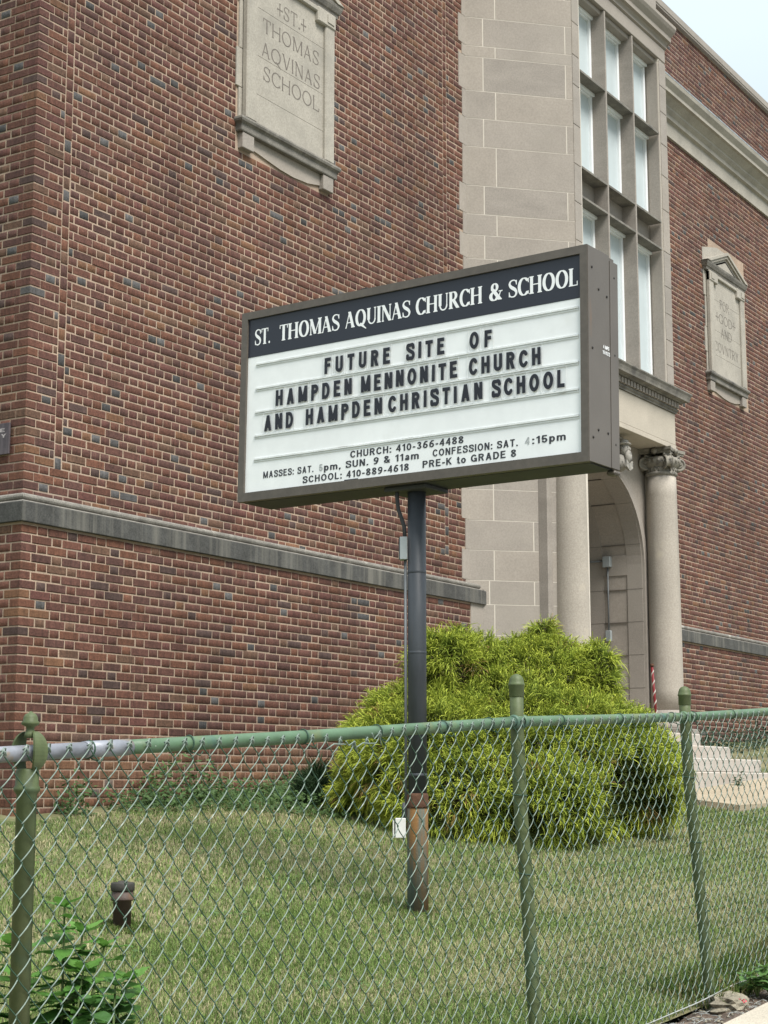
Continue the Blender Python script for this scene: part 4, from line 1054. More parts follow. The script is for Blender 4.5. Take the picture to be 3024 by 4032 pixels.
# end caps with seams and screws
for s_ in (-1, 1):
    xa, xb = sorted((s_*(W2-.004), s_*(W2+.004)))
    sp('end_panel', M['bronze_end'], lambda b: b.box(xa, xb, .004, .248, -H2+.002, H2-.002, 0, .001), CAB)
    sp('end_panel', M['bronze_end'], lambda b: b.box(xa, xb+(0 if s_ < 0 else .003), .252, TH, -H2+.002, H2-.03, 0, .001), CAB)
if True:
    for (y, z) in ((.045, .49), (.12, .38), (.215, .36), (.30, .49), (.045, .03), (.30, .04), (.045, -.47), (.105, -.42), (.215, -.42), (.30, -.47)):
        sp('screw', M['screw'], lambda b: b.lathe((W2+.0035, y, z), [(.0075, 0), (.0075, .004), (.003, .006)], 10, axis=(1, 0, 0)), CAB)
sp('retainer_knob', M['bronze'], lambda b: b.box(W2-.05, W2+.01, TH-.06, TH+.01, -H2-.03, -H2-.003, 0, .01), CAB)
sp('lifting_clip', M['screw'], lambda b: b.box(-.33, -.28, .03, .07, H2-.003, H2+.02, 0, .004), CAB)
HP = sp('header_panel', M['navy'], lambda b: b.box(-W2+fw_l-.004, W2-fw_r+.004, .014, .024, .3155, H2-fw_t+.004))
FP = sp('face_panel', M['sign_white'], lambda b: b.box(-W2+fw_l-.004, W2-fw_r+.004, .016, .026, -H2+fw_b-.004, .3145))
fr = lambda x, z: (x, .0128, z)
def htext(txt, a, b_):
    q = serif_text(txt, a, b_, .388, .490, .195, .058, .05, .03, fr); q.mx = SM; q.build('header_lettering', M['white_letter'], HP)
htext('ST.', -1.146, -1.02); htext('THOMAS', -.944, -.473); htext('AQUINAS', -.431, .053); htext('CHURCH', .092, .556); htext('&', .603, .695); htext('SCHOOL', .732, 1.18)
# letter tracks: clear lipped rails
for i, z in enumerate((.268, .110, -.041, -.194, -.3425)):
    def tr(b, z=z, i=i):
        b.box(-1.128, 1.182, .0085, .0155, z-.011, z-.004, 0, .001); b.box(-1.128, 1.182, .0125, .0155, z-.022, z-.0115)
        b.box(-1.128, 1.182, .0105, .0155, z-.003, z+.001)
    T_ = sp('letter_track', M['track'], tr, FP)
    sp('track_grime', M['track_dirt'], lambda b, z=z: b.box(-1.126, 1.18, .0118, .0154, z-.0040, z-.0030), T_)
# changeable letters: every one a card of its own
rows = [(.122, [('FUTURE', -.579, -.088), ('SITE', .031, .300), ('OF', .473, .625)]),
        (-.030, [('HAMPDEN', -.960, -.368), ('MENNONITE', -.299, .390), ('CHURCH', .469, .945)]),
        (-.178, [('AND', -1.050, -.817), ('HAMPDEN', -.718, -.141), ('CHRISTIAN', -.097, .562), ('SCHOOL', .625, 1.096)])]
LM = {}
def letter_mesh(ch):
    if ch in LM: return LM[ch]
    polys, wd = glyph_polys(ch, .222, None, 0); s_ = .101; b = MB(); cw = wd*s_*.93/2
    for pl in polys: b.add([(p[0]*s_*.93-cw, .0, p[1]*s_) for p in pl], [tuple(range(len(pl)))])
    # clear plastic card: only its polished rim shows
    a, c, t = cw+.010, .118, .0016; lo = -.014
    for (x0, x1, z0, z1) in ((-a, -a+t, lo, c), (a-t, a, lo, c), (-a+t, a-t, c-t, c)): b.box(x0, x1, .0005, .0022, z0, z1, 1)
    me_o = b.build('letter', [M['black_letter'], M['card']], None, fix=False); me = me_o.data; bpy.data.objects.remove(me_o)
    LM[ch] = (me, cw*2); return LM[ch]
for (z, words) in rows:
    for (wd, a, b_) in words:
        W_ = [letter_mesh(ch)[1] for ch in wd]; tot = sum(W_); gap = (b_-a-tot)/(len(wd)-1); sx = 1.
        if gap < .012: sx = (b_-a-.014*(len(wd)-1))/tot; gap = .014
        x = a
        for ch, wl in zip(wd, W_):
            o = linkmesh('letter', letter_mesh(ch)[0], FP); wl *= sx
            o.matrix_parent_inverse = Matrix.Identity(4)
            dz = random.uniform(-.002, .002)
            o.matrix_basis = SM @ Matrix.Translation((x+wl/2, .0075, z+dz)) @ Matrix.Rotation(random.uniform(-.012, .012), 4, 'Y') @ Matrix.Diagonal((sx, 1, 1, 1))
            x += wl+gap
ft = lambda x, z: (x, .0145, z)
def stext(txt, a, b_, z, cap=.042, m='grey_print', bold=.008, sp_=1.08):
    q = flat_text(txt, a, b_, z, cap, ft, bold, sp_); q.mx = SM; q.build('printed_line', M[m], FP)
stext('CHURCH: 410-366-4488', -.378, .430, -.417)
stext('MASSES: SAT.', -1.052, -.655, -.474); stext('5', -.612, -.585, -.474, m='faded_letter'); stext('pm, SUN. 9 & 11am', -.575, .121, -.475)
stext('CONFESSION: SAT.', .218, .792, -.474); stext('4', .838, .868, -.474, m='faded_letter'); stext(':15pm', .884, 1.097, -.474)
stext('SCHOOL: 410-889-4618', -.738, .051, -.536); stext('PRE-K to GRADE 8', .148, .780, -.533)
sp('dark_tape', M['grey_print'], lambda b: b.box(-.419, -.318, .0125, .0150, -.5545, -.5465), FP)
fe = lambda y, z: (W2+.0068, y, z)
for (t, a, b_, z) in (('4 AMPS', .165, .232, .052), ('115 VOLTS', .158, .240, .020)):
    q = flat_text(t, a, b_, z, .021, fe, .012); q.mx = SM; q.build('printed_line', M['white_letter'], CAB)
# pole
px, py = 8.31, 5.10; pb = PB.z
b = MB(); b.lathe((px, py, 0), [(.0540, 1.30), (.0540, 3.15)], 32); POLE = b.build('pole', M['pole'], SG)
b = MB(); b.lathe((px, py, 0), [(.0605, pb-.12), (.0605, 1.275), (.059, 1.285)], 32); b.build('pole_sleeve', M['rust_sleeve'], POLE)
b = MB(); b.lathe((px, py, 0), [(.063, 1.268), (.065, 1.28), (.063, 1.305), (.061, 1.312), (.063, 1.335), (.060, 1.345), (.0545, 1.352)], 32); b.build('rusty_collar', M['rust'], POLE)
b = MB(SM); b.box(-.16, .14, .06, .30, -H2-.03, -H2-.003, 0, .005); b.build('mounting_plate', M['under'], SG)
vd = Vector((-math.sin(PHI), 0, 0))
# boxes hang on the left side of the pole as seen from the street
sd_ = Vector((-math.sin(PHI), math.cos(PHI), 0)); fw_ = Vector((-math.cos(PHI), -math.sin(PHI), 0))
def pole_box(name, m, off, w_, z0, z1, d, mm=None):
    c = Vector((px, py, 0))+sd_*off; bb = MB(Matrix(((sd_.x, fw_.x, 0, c.x), (sd_.y, fw_.y, 0, c.y), (0, 0, 1, 0), (0, 0, 0, 1))))
    bb.box(-w_/2, w_/2, -d/2, d/2, z0, z1, 0, .003); return bb.build(name, m, SG)
pole_box('switch_box', M['galv'], .078, .045, 2.70, 2.835, .075)
pole_box('box_lip', M['cable'], .1035, .006, 2.705, 2.83, .07)
pole_box('outlet_box', M['whitebox'], .098, .06, 1.10, 1.212, .06)
pole_box('outlet_flange', M['cable'], .131, .006, 1.105, 1.205, .055); pole_box('outlet_cover', M['whitebox'], .139, .008, 1.10, 1.21, .055)
C0 = Vector((px, py, 0))
b = MB(); b.tube([C0+sd_*.115+Vector((0, 0, 3.12)), C0+sd_*.115+Vector((0, 0, 3.06)), C0+sd_*.108+Vector((0, 0, 3.0)), C0+sd_*.09+Vector((0, 0, 2.95)), C0+sd_*.074+Vector((0, 0, 2.90)), C0+sd_*.07+Vector((0, 0, 2.83))], .012, 10)
b.build('cable', M['cable'], SG)
b = MB(); b.tube([C0+sd_*.067+Vector((0, 0, 2.70)), C0+sd_*.066+Vector((0, 0, 1.2))], .009, 8); b.build('conduit', M['conduit'], SG)
for z in (2.15, 2.62, 1.45):
    b = MB(); b.lathe((px, py, z), [(.0545, 0), (.0555, .002), (.0555, .012), (.0545, .014)], 32, cap=False); b.build('strap', M['pole'], SG)
b = MB(); b.tube([C0+sd_*.082+Vector((0, 0, 1.205)), C0+sd_*.078+Vector((0, 0, 1.30))], .01, 8)
b.build('cable', M['pole'], SG)

# ------------------------------------------------------------------ chain-link fence
FY = 3.10
FN = empty('chain_link_fence', (5.85, FY, .3), 'green painted chain-link fence with pipe rail along the front lawn', 'fence')
RZ = [(-3.2, 1.10), (2.4, 1.437), (3.15, 1.480), (4.40, 1.552), (5.80, 1.642), (7.48, 1.716), (8.59, 1.781), (14.6, 2.13)]
def rz(x):
    for i in range(len(RZ)-1):
        if x <= RZ[i+1][0]: t = (x-RZ[i][0])/(RZ[i+1][0]-RZ[i][0]); return RZ[i][1]+(RZ[i+1][1]-RZ[i][1])*t
    return RZ[-1][1]
def rail(x0, x1, m, r=.0205, n=24, name='top_rail'):
    b = MB(); b.tube([(x, FY, rz(x)) for x in np.linspace(x0, x1, n)], r, 20); return b.build(name, m, FN)
rail(-3.2, 3.36, M['bare_rail']); rail(3.355, 3.535, M['bare_rail'], .0225, 3, 'rail_sleeve')
rail(3.53, 5.765, M['green_rail']); rail(5.835, 7.445, M['green_rail']); rail(7.515, 10.9, M['green_rail']); rail(10.97, 14.6, M['green_rail'])
# terminal post with an eye top the rail passes through
x1 = 3.155; zr = rz(x1)
b = MB(); b.lathe((x1, FY+.005, 0), [(.026, -.1), (.026, zr-.105), (.030, zr-.10), (.034, zr-.094), (.034, zr-.088), (.030, zr-.082), (.0295, zr-.045), (.027, zr-.040)], 28)
p1 = b.build('post', M['green_post'], FN)
b = MB()
for s_ in (-1, 1):   # the two arms of the eye, bowed round the rail
    pts = []
    for i in range(15):
        t = i/14; a = -PI*.42+t*PI*.84
        pts.append((x1+s_*.0, FY+s_*(.006+.030*math.cos(a)), zr+.004+.052*math.sin(a)))
    for i in range(14):
        w0, w1 = .020*math.sin(PI*(i+.6)/15.2)+.004, .020*math.sin(PI*(i+1.6)/15.2)+.004
        p, q = pts[i], pts[i+1]; th = .006
        b.add([(x1-w0, p[1], p[2]), (x1+w0, p[1], p[2]), (x1+w1, q[1], q[2]), (x1-w1, q[1], q[2]), (x1-w0, p[1]+s_*th, p[2]), (x1+w0, p[1]+s_*th, p[2]), (x1+w1, q[1]+s_*th, q[2]), (x1-w1, q[1]+s_*th, q[2])],
              [(0, 1, 2, 3), (4, 7, 6, 5), (0, 4, 5, 1), (1, 5, 6, 2), (2, 6, 7, 3), (3, 7, 4, 0)])
b.lathe((x1, FY, zr+.050), [(.016, -.012), (.014, 0), (.010, .010), (.011, .016), (.022, .022), (.0235, .027), (.019, .032), (.0185, .040), (.014, .048), (.006, .052), (.002, .056)], 22)
b.build('eye_top', M['green_post'], p1)
def line_post(xt, xb, ztop, zb, name_label=None):
    b = MB(); ax = Vector((xt-xb, 0, ztop-zb)); L_ = ax.length; ax.normalize()
    # vertical upper part, slight kink, leaning lower part
    zk = rz(xt)-.30; pts = [(xt, FY+.006, ztop), (xt, FY+.006, rz(xt)-.02), (xt+(xb-xt)*.12, FY+.006, zk), (xt+(xb-xt)*.45, FY+.006, zk-.35), (xb, FY+.006, zb+.0), (xb+.01, FY+.006, zb-.3)]
    b.tube(pts[::-1], .0265, 28); o = b.build('post', M['green_post'], FN)
    b = MB(); b.lathe((xt, FY+.006, ztop), [(.0268, -.055), (.0295, -.052), (.0298, -.012), (.0325, -.010), (.0325, -.004), (.0300, -.001), (.0285, .010), (.024, .022), (.016, .030), (.006, .034), (.001, .035)], 28)
    b.build('dome_cap', M['green_post'], o)
    b = MB()
    for s_ in (-1, 1):
        b.lathe((xt+s_*.034, FY, rz(xt+s_*.034)), [(.0215, -.012), (.026, -.011), (.028, .0), (.026, .011), (.0215, .012)], 22, axis=(1, 0, .06), cap=False)
    b.lathe((xt, FY+.006, rz(xt)), [(.0272, -.02), (.0285, -.018), (.0285, .018), (.0272, .02)], 28, cap=False)
    b.build('rail_clamp', M['green_rail'], o)
    for dz_, t in ((.28, .1), (.58, .4), (.9, .75)):
        b = MB(); z = rz(xt)-dz_; xx = xt+(xb-xt)*t
        b.tube([(xx+.0295*math.cos(a), FY+.006+.0295*math.sin(a), z+.003*math.sin(a)) for a in np.linspace(0, 2*PI, 17)[:-1]], .0022, 6, closed=True); b.build('post_tie', M['wire_dark'], o)
    return o
line_post(5.800, 5.945, rz(5.8)+.150, .26); p3 = line_post(7.480, 7.685, rz(7.48)+.110, .405); line_post(10.93, 10.95, 2.05, .55); line_post(.2, .2, 1.44, -.05)
b = MB(); b.lathe((7.690, FY+.006, .33), [(.033, 0), (.034, .07), (.030, .075)], 24); b.build('base_collar', M['galv'], p3)
# fabric: one zigzag wire after another, hooked together
WS = .0392; TP = .0915
def wire_mesh(nper, phase, name):
    a = WS/2+.0035; pts = []; mi = []; per = 16
    n = int(nper*per)
    for i in range(n+1):
        t = i/per+phase; q = t % 1.0
        # going down: q 0-.5 runs from right (top) to left as the front strand, .5-1 back to the right behind
        tri = 1-4*q if q < .5 else -3+4*q
        x = a*(tri*.90+.10*math.sin(tri*PI/2))
        if q < .5: y = -.0052*math.sin(2*PI*q)**.7 if 0 < q < .5 else 0
        else: y = .0052*abs(math.sin(2*PI*q))**.7
        pts.append((x, y, -(i/per)*TP)); mi.append(0 if .03 < q < .47 else 1)  # front strands take the slot with the light painted in
    b = MB(); b.tube(pts, .00175, 6)
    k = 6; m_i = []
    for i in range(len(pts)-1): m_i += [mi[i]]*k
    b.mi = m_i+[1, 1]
    me_o = b.build('wire', [M['wire_lit'], M['wire_dark']], None, fix=False); me = me_o.data; bpy.data.objects.remove(me_o); return me
NP_ = 14.25
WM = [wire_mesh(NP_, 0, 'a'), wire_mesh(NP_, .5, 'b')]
FAB = empty('chain_link_fabric', (5.85, FY, .9)); setpar(FAB, FN)
yw = FY-.0205-.0095
dipc = 4.60      # the fabric has come loose from the rail here
def dip(x): return .034*math.exp(-((x-dipc)/.13)**2)+.008*math.exp(-((x-5.35)/.1)**2)+.006*math.sin(x*3.3)
nw = 0; x = 2.62-32*WS; tops = []
while x < 13.0 and nw < 268:
    ph = nw % 2; zt = rz(x)+.006-dip(x)
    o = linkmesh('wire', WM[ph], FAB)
    o.matrix_parent_inverse = Matrix.Translation(FAB.location).inverted() if False else Matrix.Identity(4)
    o.parent = None; o.location = (x, yw+random.uniform(-.0008, .0008), zt-(0 if ph == 0 else 0)); o.rotation_euler = (0, random.uniform(-.006, .006), 0)
    s_ = (zt-(.425+.058*(x-7.6)))/(NP_*TP); o.scale = (1, 1, s_)
    setpar(o, FAB); tops.append((x, zt, ph)); x += WS; nw += 1
FAB.matrix_parent_inverse = Matrix.Translation(FN.location).inverted()
for o in FAB.children: o.matrix_parent_inverse = Matrix.Translation(FAB.location).inverted()
# knuckled ends: each pair of wires is bent round at the selvage
b = MB()
for (x, zt, ph) in tops:
    if ph: continue
    xa = x+WS/2; h = .010+random.uniform(-.002, .003); tw = random.uniform(-.003, .003)
    b.tube([(xa-.010, yw-.001, zt-.012), (xa-.008, yw-.005, zt-.002+tw), (xa-.002, yw-.006, zt+h), (xa+.006, yw-.004, zt+h-.001), (xa+.009, yw, zt-.002), (xa+.006, yw+.002, zt-.012)], .0021, 6)
    b.tube([(xa+.008, yw-.004, zt-.010), (xa+.002, yw-.0075, zt-.001), (xa-.007, yw-.005, zt+h-.006), (xa-.009, yw+.001, zt-.001)], .0021, 6)
b.build('knuckle', M['wire_lit'], FAB, kind='stuff')
b = MB()
for (x, zt, ph) in tops:
    if ph: continue
    xa = x+WS/2; zb_ = .425+.058*(x-7.6)
    b.tube([(xa-.012, yw-.001, zb_+.012), (xa-.004, yw-.006, zb_-.006), (xa+.006, yw-.002, zb_-.010-random.random()*.012), (xa+.010, yw+.003, zb_+.006)], .0021, 6)
b.build('lower_knuckle', M['wire_rust'], FAB, kind='stuff')
b = MB(); b.tube([(x, yw-.006+.004*math.sin(x*9), .432+.058*(x-7.6)+.004*math.sin(x*5)) for x in np.linspace(2.4, 12.9, 160)], .0028, 7); b.build('tension_wire', M['wire_rust'], FN)
for i, x in enumerate((2.98, 3.37, 3.79, 4.36, 4.79, 5.22, 5.56, 6.15, 6.72, 7.30, 7.56, 8.05, 8.62)):
    z = rz(x); R_ = .0235; b = MB()
    b.tube([(x+.006*math.sin(a*.5+i), FY+R_*math.cos(a)-.0015, z+R_*math.sin(a)) for a in np.linspace(-.3, 2*PI-.5, 18)]+[(x+.015, yw-.004, z-.034), (x+.022, yw-.008, z-.022)], .0022, 6)
    b.build('wire_tie', M['wire_dark'], FN)
# loose bent ends where the fabric sags
for (xa, dx, dz_) in ((4.49, .05, -.004), (4.58, -.04, .010), (4.66, .055, -.003), (4.73, -.035, .016)):
    z = rz(xa)-.022-dip(xa)*.6
    b = MB(); b.tube([(xa-dx, yw-.004, z-.012), (xa-dx*.3, yw-.010, z+.010+dz_), (xa+dx*.4, yw-.007, z+.006), (xa+dx, yw-.012, z+.010+dz_)], .0021, 6); b.build('bent_wire_end', M['wire_lit'], FN)
# post footing
bm = bmesh.new(); bmesh.ops.create_icosphere(bm, subdivisions=3, radius=1)
for v in bm.verts:
    s_ = 1+.22*math.sin(v.co.x*7+1)*math.cos(v.co.y*5)+.1*math.sin(v.co.z*11+v.co.x*9); v.co = Vector((v.co.x*.15*s_, v.co.y*.085*s_, v.co.z*.055*s_))
    v.co += Vector((7.70, 3.03, .385))
b = MB(); b.addbm(bm, 0, False); o = b.build('concrete_footing', M['footing']); tag(o, 'rough broken concrete lump at the foot of the right-hand fence post', 'concrete')

# ------------------------------------------------------------------ golden bush
def in_view(x, y, z, m=60):
    h = x*math.cos(PHI)+y*math.sin(PHI); r = x*math.sin(PHI)-y*math.cos(PHI); u = z-EYE
    d = h*math.cos(PITCH)+u*math.sin(PITCH); v = -h*math.sin(PITCH)+u*math.cos(PITCH)
    X = 1512+F*r/d; Y = 2016-F*v/d; return (X > -m) & (X < 3024+m) & (Y > -m) & (Y < 4032+m*3)
def pix3(dx, dy, D):     # pixel of the 1659-wide preview at forward distance D
    x, y = dx*1.8228, dy*1.8228; a = x-1512; b_ = 2016-y
    fh = F*math.cos(PITCH)-b_*math.sin(PITCH); up = F*math.sin(PITCH)+b_*math.cos(PITCH); t = D/fh
    return np.array([D*math.cos(PHI)+a*t*math.sin(PHI), D*math.sin(PHI)-a*t*math.cos(PHI), EYE+up*t])
# lobes: (px, py, depth, radius across, radius vertical, radius in depth)
LB = [(1080, 1640, 14.2, 1.22, .82, 1.45), (945, 1665, 13.6, .86, .70, 1.0), (1268, 1665, 13.7, .84, .66, 1.0), (1010, 1480, 14.2, .55, .52, .6), (960, 1445, 14.0, .40, .42, .5),
      (1155, 1470, 14.4, .66, .46, .7), (1160, 1405, 14.4, .30, .26, .3), (1168, 1385, 14.4, .12, .20, .15), (1290, 1475, 14.1, .24, .42, .26), (1302, 1440, 14.1, .14, .26, .16), (1178, 1372, 14.3, .10, .20, .12), (1085, 1440, 14.2, .34, .26, .4), (1230, 1450, 14.3, .36, .26, .4), (1005, 1402, 14.1, .17, .14, .2),
      (1318, 1575, 14.0, .42, .32, .5), (895, 1545, 13.9, .50, .32, .55), (830, 1600, 13.9, .40, .36, .45), (1388, 1690, 13.6, .42, .42, .55), (1000, 1740, 12.95, .70, .45, .55), (1180, 1745, 12.85, .70, .45, .55), (812, 1705, 13.6, .44, .42, .5)]
rgt = np.array([math.sin(PHI), -math.cos(PHI), 0]); fwd = np.array([math.cos(PHI), math.sin(PHI), 0]); upv = np.array([0, 0, 1.])
BC = [(pix3(a, b_, d), max(rr-.11, rr*.55), max(rv-.10, rv*.6), max(rd-.08, rd*.6)) for a, b_, d, rr, rv, rd in LB]
def bush_strands(n, seed, lobes, base_cols, tip_cols, L0, L1, width, droop, shell=(.78, 1.04)):
    R = np.random.default_rng(seed); wt = np.array([rr*rv+rr*rd for _, rr, rv, rd in lobes]); wt /= wt.sum()
    li = R.choice(len(lobes), n, p=wt); C = np.array([c for c, *_ in lobes])[li]; rad = np.array([[rr, rd, rv] for _, rr, rv, rd in lobes])[li]
    d = R.normal(size=(n, 3)); d /= np.linalg.norm(d, axis=1)[:, None]
    # clumps: directions gather into tufts and the radius swells and sinks with them
    f = np.sin(d[:, 0]*9+li*1.7)*np.sin(d[:, 1]*8+li)*np.sin(d[:, 2]*10+li*2.3)
    s_ = R.uniform(shell[0], shell[1], n)*(1+.10*f+.05*np.sin(d[:, 0]*23+d[:, 2]*19+li))
    loc = (d*rad)*s_[:, None]; base = C+loc[:, :1]*rgt+loc[:, 1:2]*fwd+loc[:, 2:3]*upv
    # drop strands buried in other lobes
    keep = np.ones(n, bool)
    for k_, (c, rr, rv, rd) in enumerate(lobes):
        q = base-c; l = np.stack([q@rgt/rr, q@fwd/rd, q@upv/rv], 1); keep &= (np.linalg.norm(l, axis=1) > .74) | (li == k_)
    keep &= base[:, 2] > gzv(base[:, 0], base[:, 1])+.03
    base = base[keep]; d = d[keep]; f = f[keep]; s_ = s_[keep]; n = len(base)
    nw_ = d/rad[keep]; nw_ /= np.linalg.norm(nw_, axis=1)[:, None]; out = nw_[:, :1]*rgt+nw_[:, 1:2]*fwd+nw_[:, 2:3]*upv
    # tuft direction shared by neighbours
    cell = np.floor(base*9).astype(int); hsh = (cell[:, 0]*73856093 ^ cell[:, 1]*19349663 ^ cell[:, 2]*83492791) & 1023
    TT = R.normal(size=(1024, 3))*.55; tc_ = R.random(1024)
    dirv = out*.75+TT[hsh]+R.normal(size=(n, 3))*.38+np.array([0, 0, .25]); dirv /= np.linalg.norm(dirv, axis=1)[:, None]
    ln = R.uniform(L0, L1, n); p0 = base; p1 = p0+dirv*(ln*.5)[:, None]+np.array([0, 0, .0]); p2 = p1+(dirv*.75+np.array([0, 0, -droop]))*(ln*.5)[:, None]
    sidev = np.cross(dirv, R.normal(size=(n, 3))); sidev /= np.linalg.norm(sidev, axis=1)[:, None]; w_ = (R.uniform(.6, 1.3, n)*width)[:, None]
    V = np.stack([p0-sidev*w_, p0+sidev*w_, p1-sidev*w_*.9, p1+sidev*w_*.9, p2], 1).reshape(-1, 3)
    idx = np.arange(n)[:, None]*5; F1 = idx+np.array([0, 1, 3, 2]); F2 = idx+np.array([2, 3, 4])
    fl = np.concatenate([F1, F2], 1).reshape(-1); sz = np.tile([4, 3], n)
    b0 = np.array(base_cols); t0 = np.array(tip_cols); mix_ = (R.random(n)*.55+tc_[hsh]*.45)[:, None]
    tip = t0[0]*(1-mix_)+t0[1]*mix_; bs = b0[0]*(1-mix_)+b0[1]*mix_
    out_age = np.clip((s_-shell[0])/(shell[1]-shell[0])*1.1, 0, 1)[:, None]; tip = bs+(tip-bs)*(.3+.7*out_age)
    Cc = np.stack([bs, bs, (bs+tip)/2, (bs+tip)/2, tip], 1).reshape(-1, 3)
    return V, fl, sz, Cc
def tufts(nt, per, seed, lobes, base_cols, tip_cols):
    """drooping mops of thread-like twigs: each tuft springs from one point on the mound"""
    R = np.random.default_rng(seed); wt = np.array([rr*rv+rr*rd*.6+rv*rd for _, rr, rv, rd in lobes]); wt /= wt.sum()
    li = R.choice(len(lobes), nt, p=wt); C = np.array([c for c, *_ in lobes])[li]; rad = np.array([[rr, rd, rv] for _, rr, rv, rd in lobes])[li]
    d = R.normal(size=(nt, 3)); d /= np.linalg.norm(d, axis=1)[:, None]; s_ = R.uniform(.80, 1.0, nt)
    loc = d*rad*s_[:, None]; tc0 = C+loc[:, :1]*rgt+loc[:, 1:2]*fwd+loc[:, 2:3]*upv
    keep = tc0[:, 2] > gzv(tc0[:, 0], tc0[:, 1])+.05
    for k_, (c, rr, rv, rd) in enumerate(lobes):
        q = tc0-c; l = np.stack([q@rgt/rr, q@fwd/rd, q@upv/rv], 1); keep &= (np.linalg.norm(l, axis=1) > .80) | (li == k_)
    for (hx, hy, hd, hr) in ((1395, 1745, 12.9, .34), (1345, 1790, 12.6, .26), (1440, 1770, 13.2, .22), (1120, 1830, 12.4, .25), (930, 1560, 13.0, .13), (1080, 1500, 13.7, .12), (1235, 1475, 13.8, .12), (1000, 1470, 13.7, .10)):
        keep &= np.linalg.norm((tc0-pix3(hx, hy, hd))*[1, 1, .8], axis=1) > hr     # hollows where the dark inside shows
    tc0, d, rad, s_ = tc0[keep], d[keep], rad[keep], s_[keep]; nt = len(tc0)
    o = d/rad; o /= np.linalg.norm(o, axis=1)[:, None]; out = o[:, :1]*rgt+o[:, 1:2]*fwd+o[:, 2:3]*upv
    tdir = out*.8+R.normal(size=(nt, 3))*.30+np.array([0, 0, .35]); tdir /= np.linalg.norm(tdir, axis=1)[:, None]
    size = R.uniform(.7, 1.35, nt); tone = R.random(nt)
    ti = np.repeat(np.arange(nt), per); n = len(ti)
    p0 = tc0[ti]+R.normal(size=(n, 3))*.022; dirv = tdir[ti]+R.normal(size=(n, 3))*.48; dirv /= np.linalg.norm(dirv, axis=1)[:, None]
    ln = R.uniform(.065, .145, n)*size[ti]; dr = R.uniform(.35, 1.0, n)
    p1 = p0+dirv*(ln*.4)[:, None]; p2 = p1+(dirv-np.array([0, 0, .45])*dr[:, None])*(ln*.35)[:, None]; p3 = p2+(dirv*.6-np.array([0, 0, .95])*dr[:, None])*(ln*.35)[:, None]
    sv = np.cross(dirv, R.normal(size=(n, 3))); sv /= np.linalg.norm(sv, axis=1)[:, None]; w_ = (R.uniform(.7, 1.4, n)*.0024)[:, None]
    V = np.stack([p0-sv*w_, p0+sv*w_, p1-sv*w_, p1+sv*w_, p2-sv*w_*.9, p2+sv*w_*.9, p3], 1).reshape(-1, 3)
    idx = np.arange(n)[:, None]*7; fl = np.concatenate([idx+np.array([0, 1, 3, 2]), idx+np.array([2, 3, 5, 4]), idx+np.array([4, 5, 6])], 1).reshape(-1); sz = np.tile([4, 4, 3], n)
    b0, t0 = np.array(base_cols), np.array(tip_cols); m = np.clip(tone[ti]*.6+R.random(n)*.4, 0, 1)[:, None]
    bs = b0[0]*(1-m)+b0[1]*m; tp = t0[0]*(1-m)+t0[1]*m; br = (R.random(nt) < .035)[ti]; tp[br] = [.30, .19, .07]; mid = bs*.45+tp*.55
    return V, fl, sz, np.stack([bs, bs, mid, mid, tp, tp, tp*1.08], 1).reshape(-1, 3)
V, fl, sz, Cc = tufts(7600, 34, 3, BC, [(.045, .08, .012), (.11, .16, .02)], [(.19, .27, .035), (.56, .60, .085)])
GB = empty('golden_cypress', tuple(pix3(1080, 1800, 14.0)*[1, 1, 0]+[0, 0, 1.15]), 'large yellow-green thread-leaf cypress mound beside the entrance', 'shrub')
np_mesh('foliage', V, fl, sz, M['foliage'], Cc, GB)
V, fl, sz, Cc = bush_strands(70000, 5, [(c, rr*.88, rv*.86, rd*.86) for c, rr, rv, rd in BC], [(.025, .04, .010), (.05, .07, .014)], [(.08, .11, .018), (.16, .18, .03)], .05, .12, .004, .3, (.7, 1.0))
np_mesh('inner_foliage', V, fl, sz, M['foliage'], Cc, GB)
b = MB()
for (c, rr, rv, rd) in BC: 
    q = np.array(c); b0_ = np.array([BC[0][0][0]+(q[0]-BC[0][0][0])*.5, BC[0][0][1]+(q[1]-BC[0][0][1])*.5, gz(q[0], q[1])-.05])
    b.tube([b0_, (b0_+q)/2+np.array([.03, .02, .05]), q+np.array([0, 0, rv*.5])], [.03, .02, .006], 6)
b.build('stem', M['bark'], GB)
# dark little shrub to its left
DB = [(pix3(683, 1735, 13.9), .17, .30, .25), (pix3(668, 1765, 13.8), .2, .16, .25)]
V, fl, sz, Cc = bush_strands(9000, 9, DB, [(.01, .025, .012), (.02, .04, .015)], [(.025, .055, .02), (.04, .075, .03)], .08, .22, .0035, .1, (.3, 1.0))
DS = empty('dark_shrub', tuple(DB[1][0]), 'small dark green spiky shrub at the left foot of the golden cypress', 'shrub'); np_mesh('foliage', V, fl, sz, M['foliage'], Cc, DS)

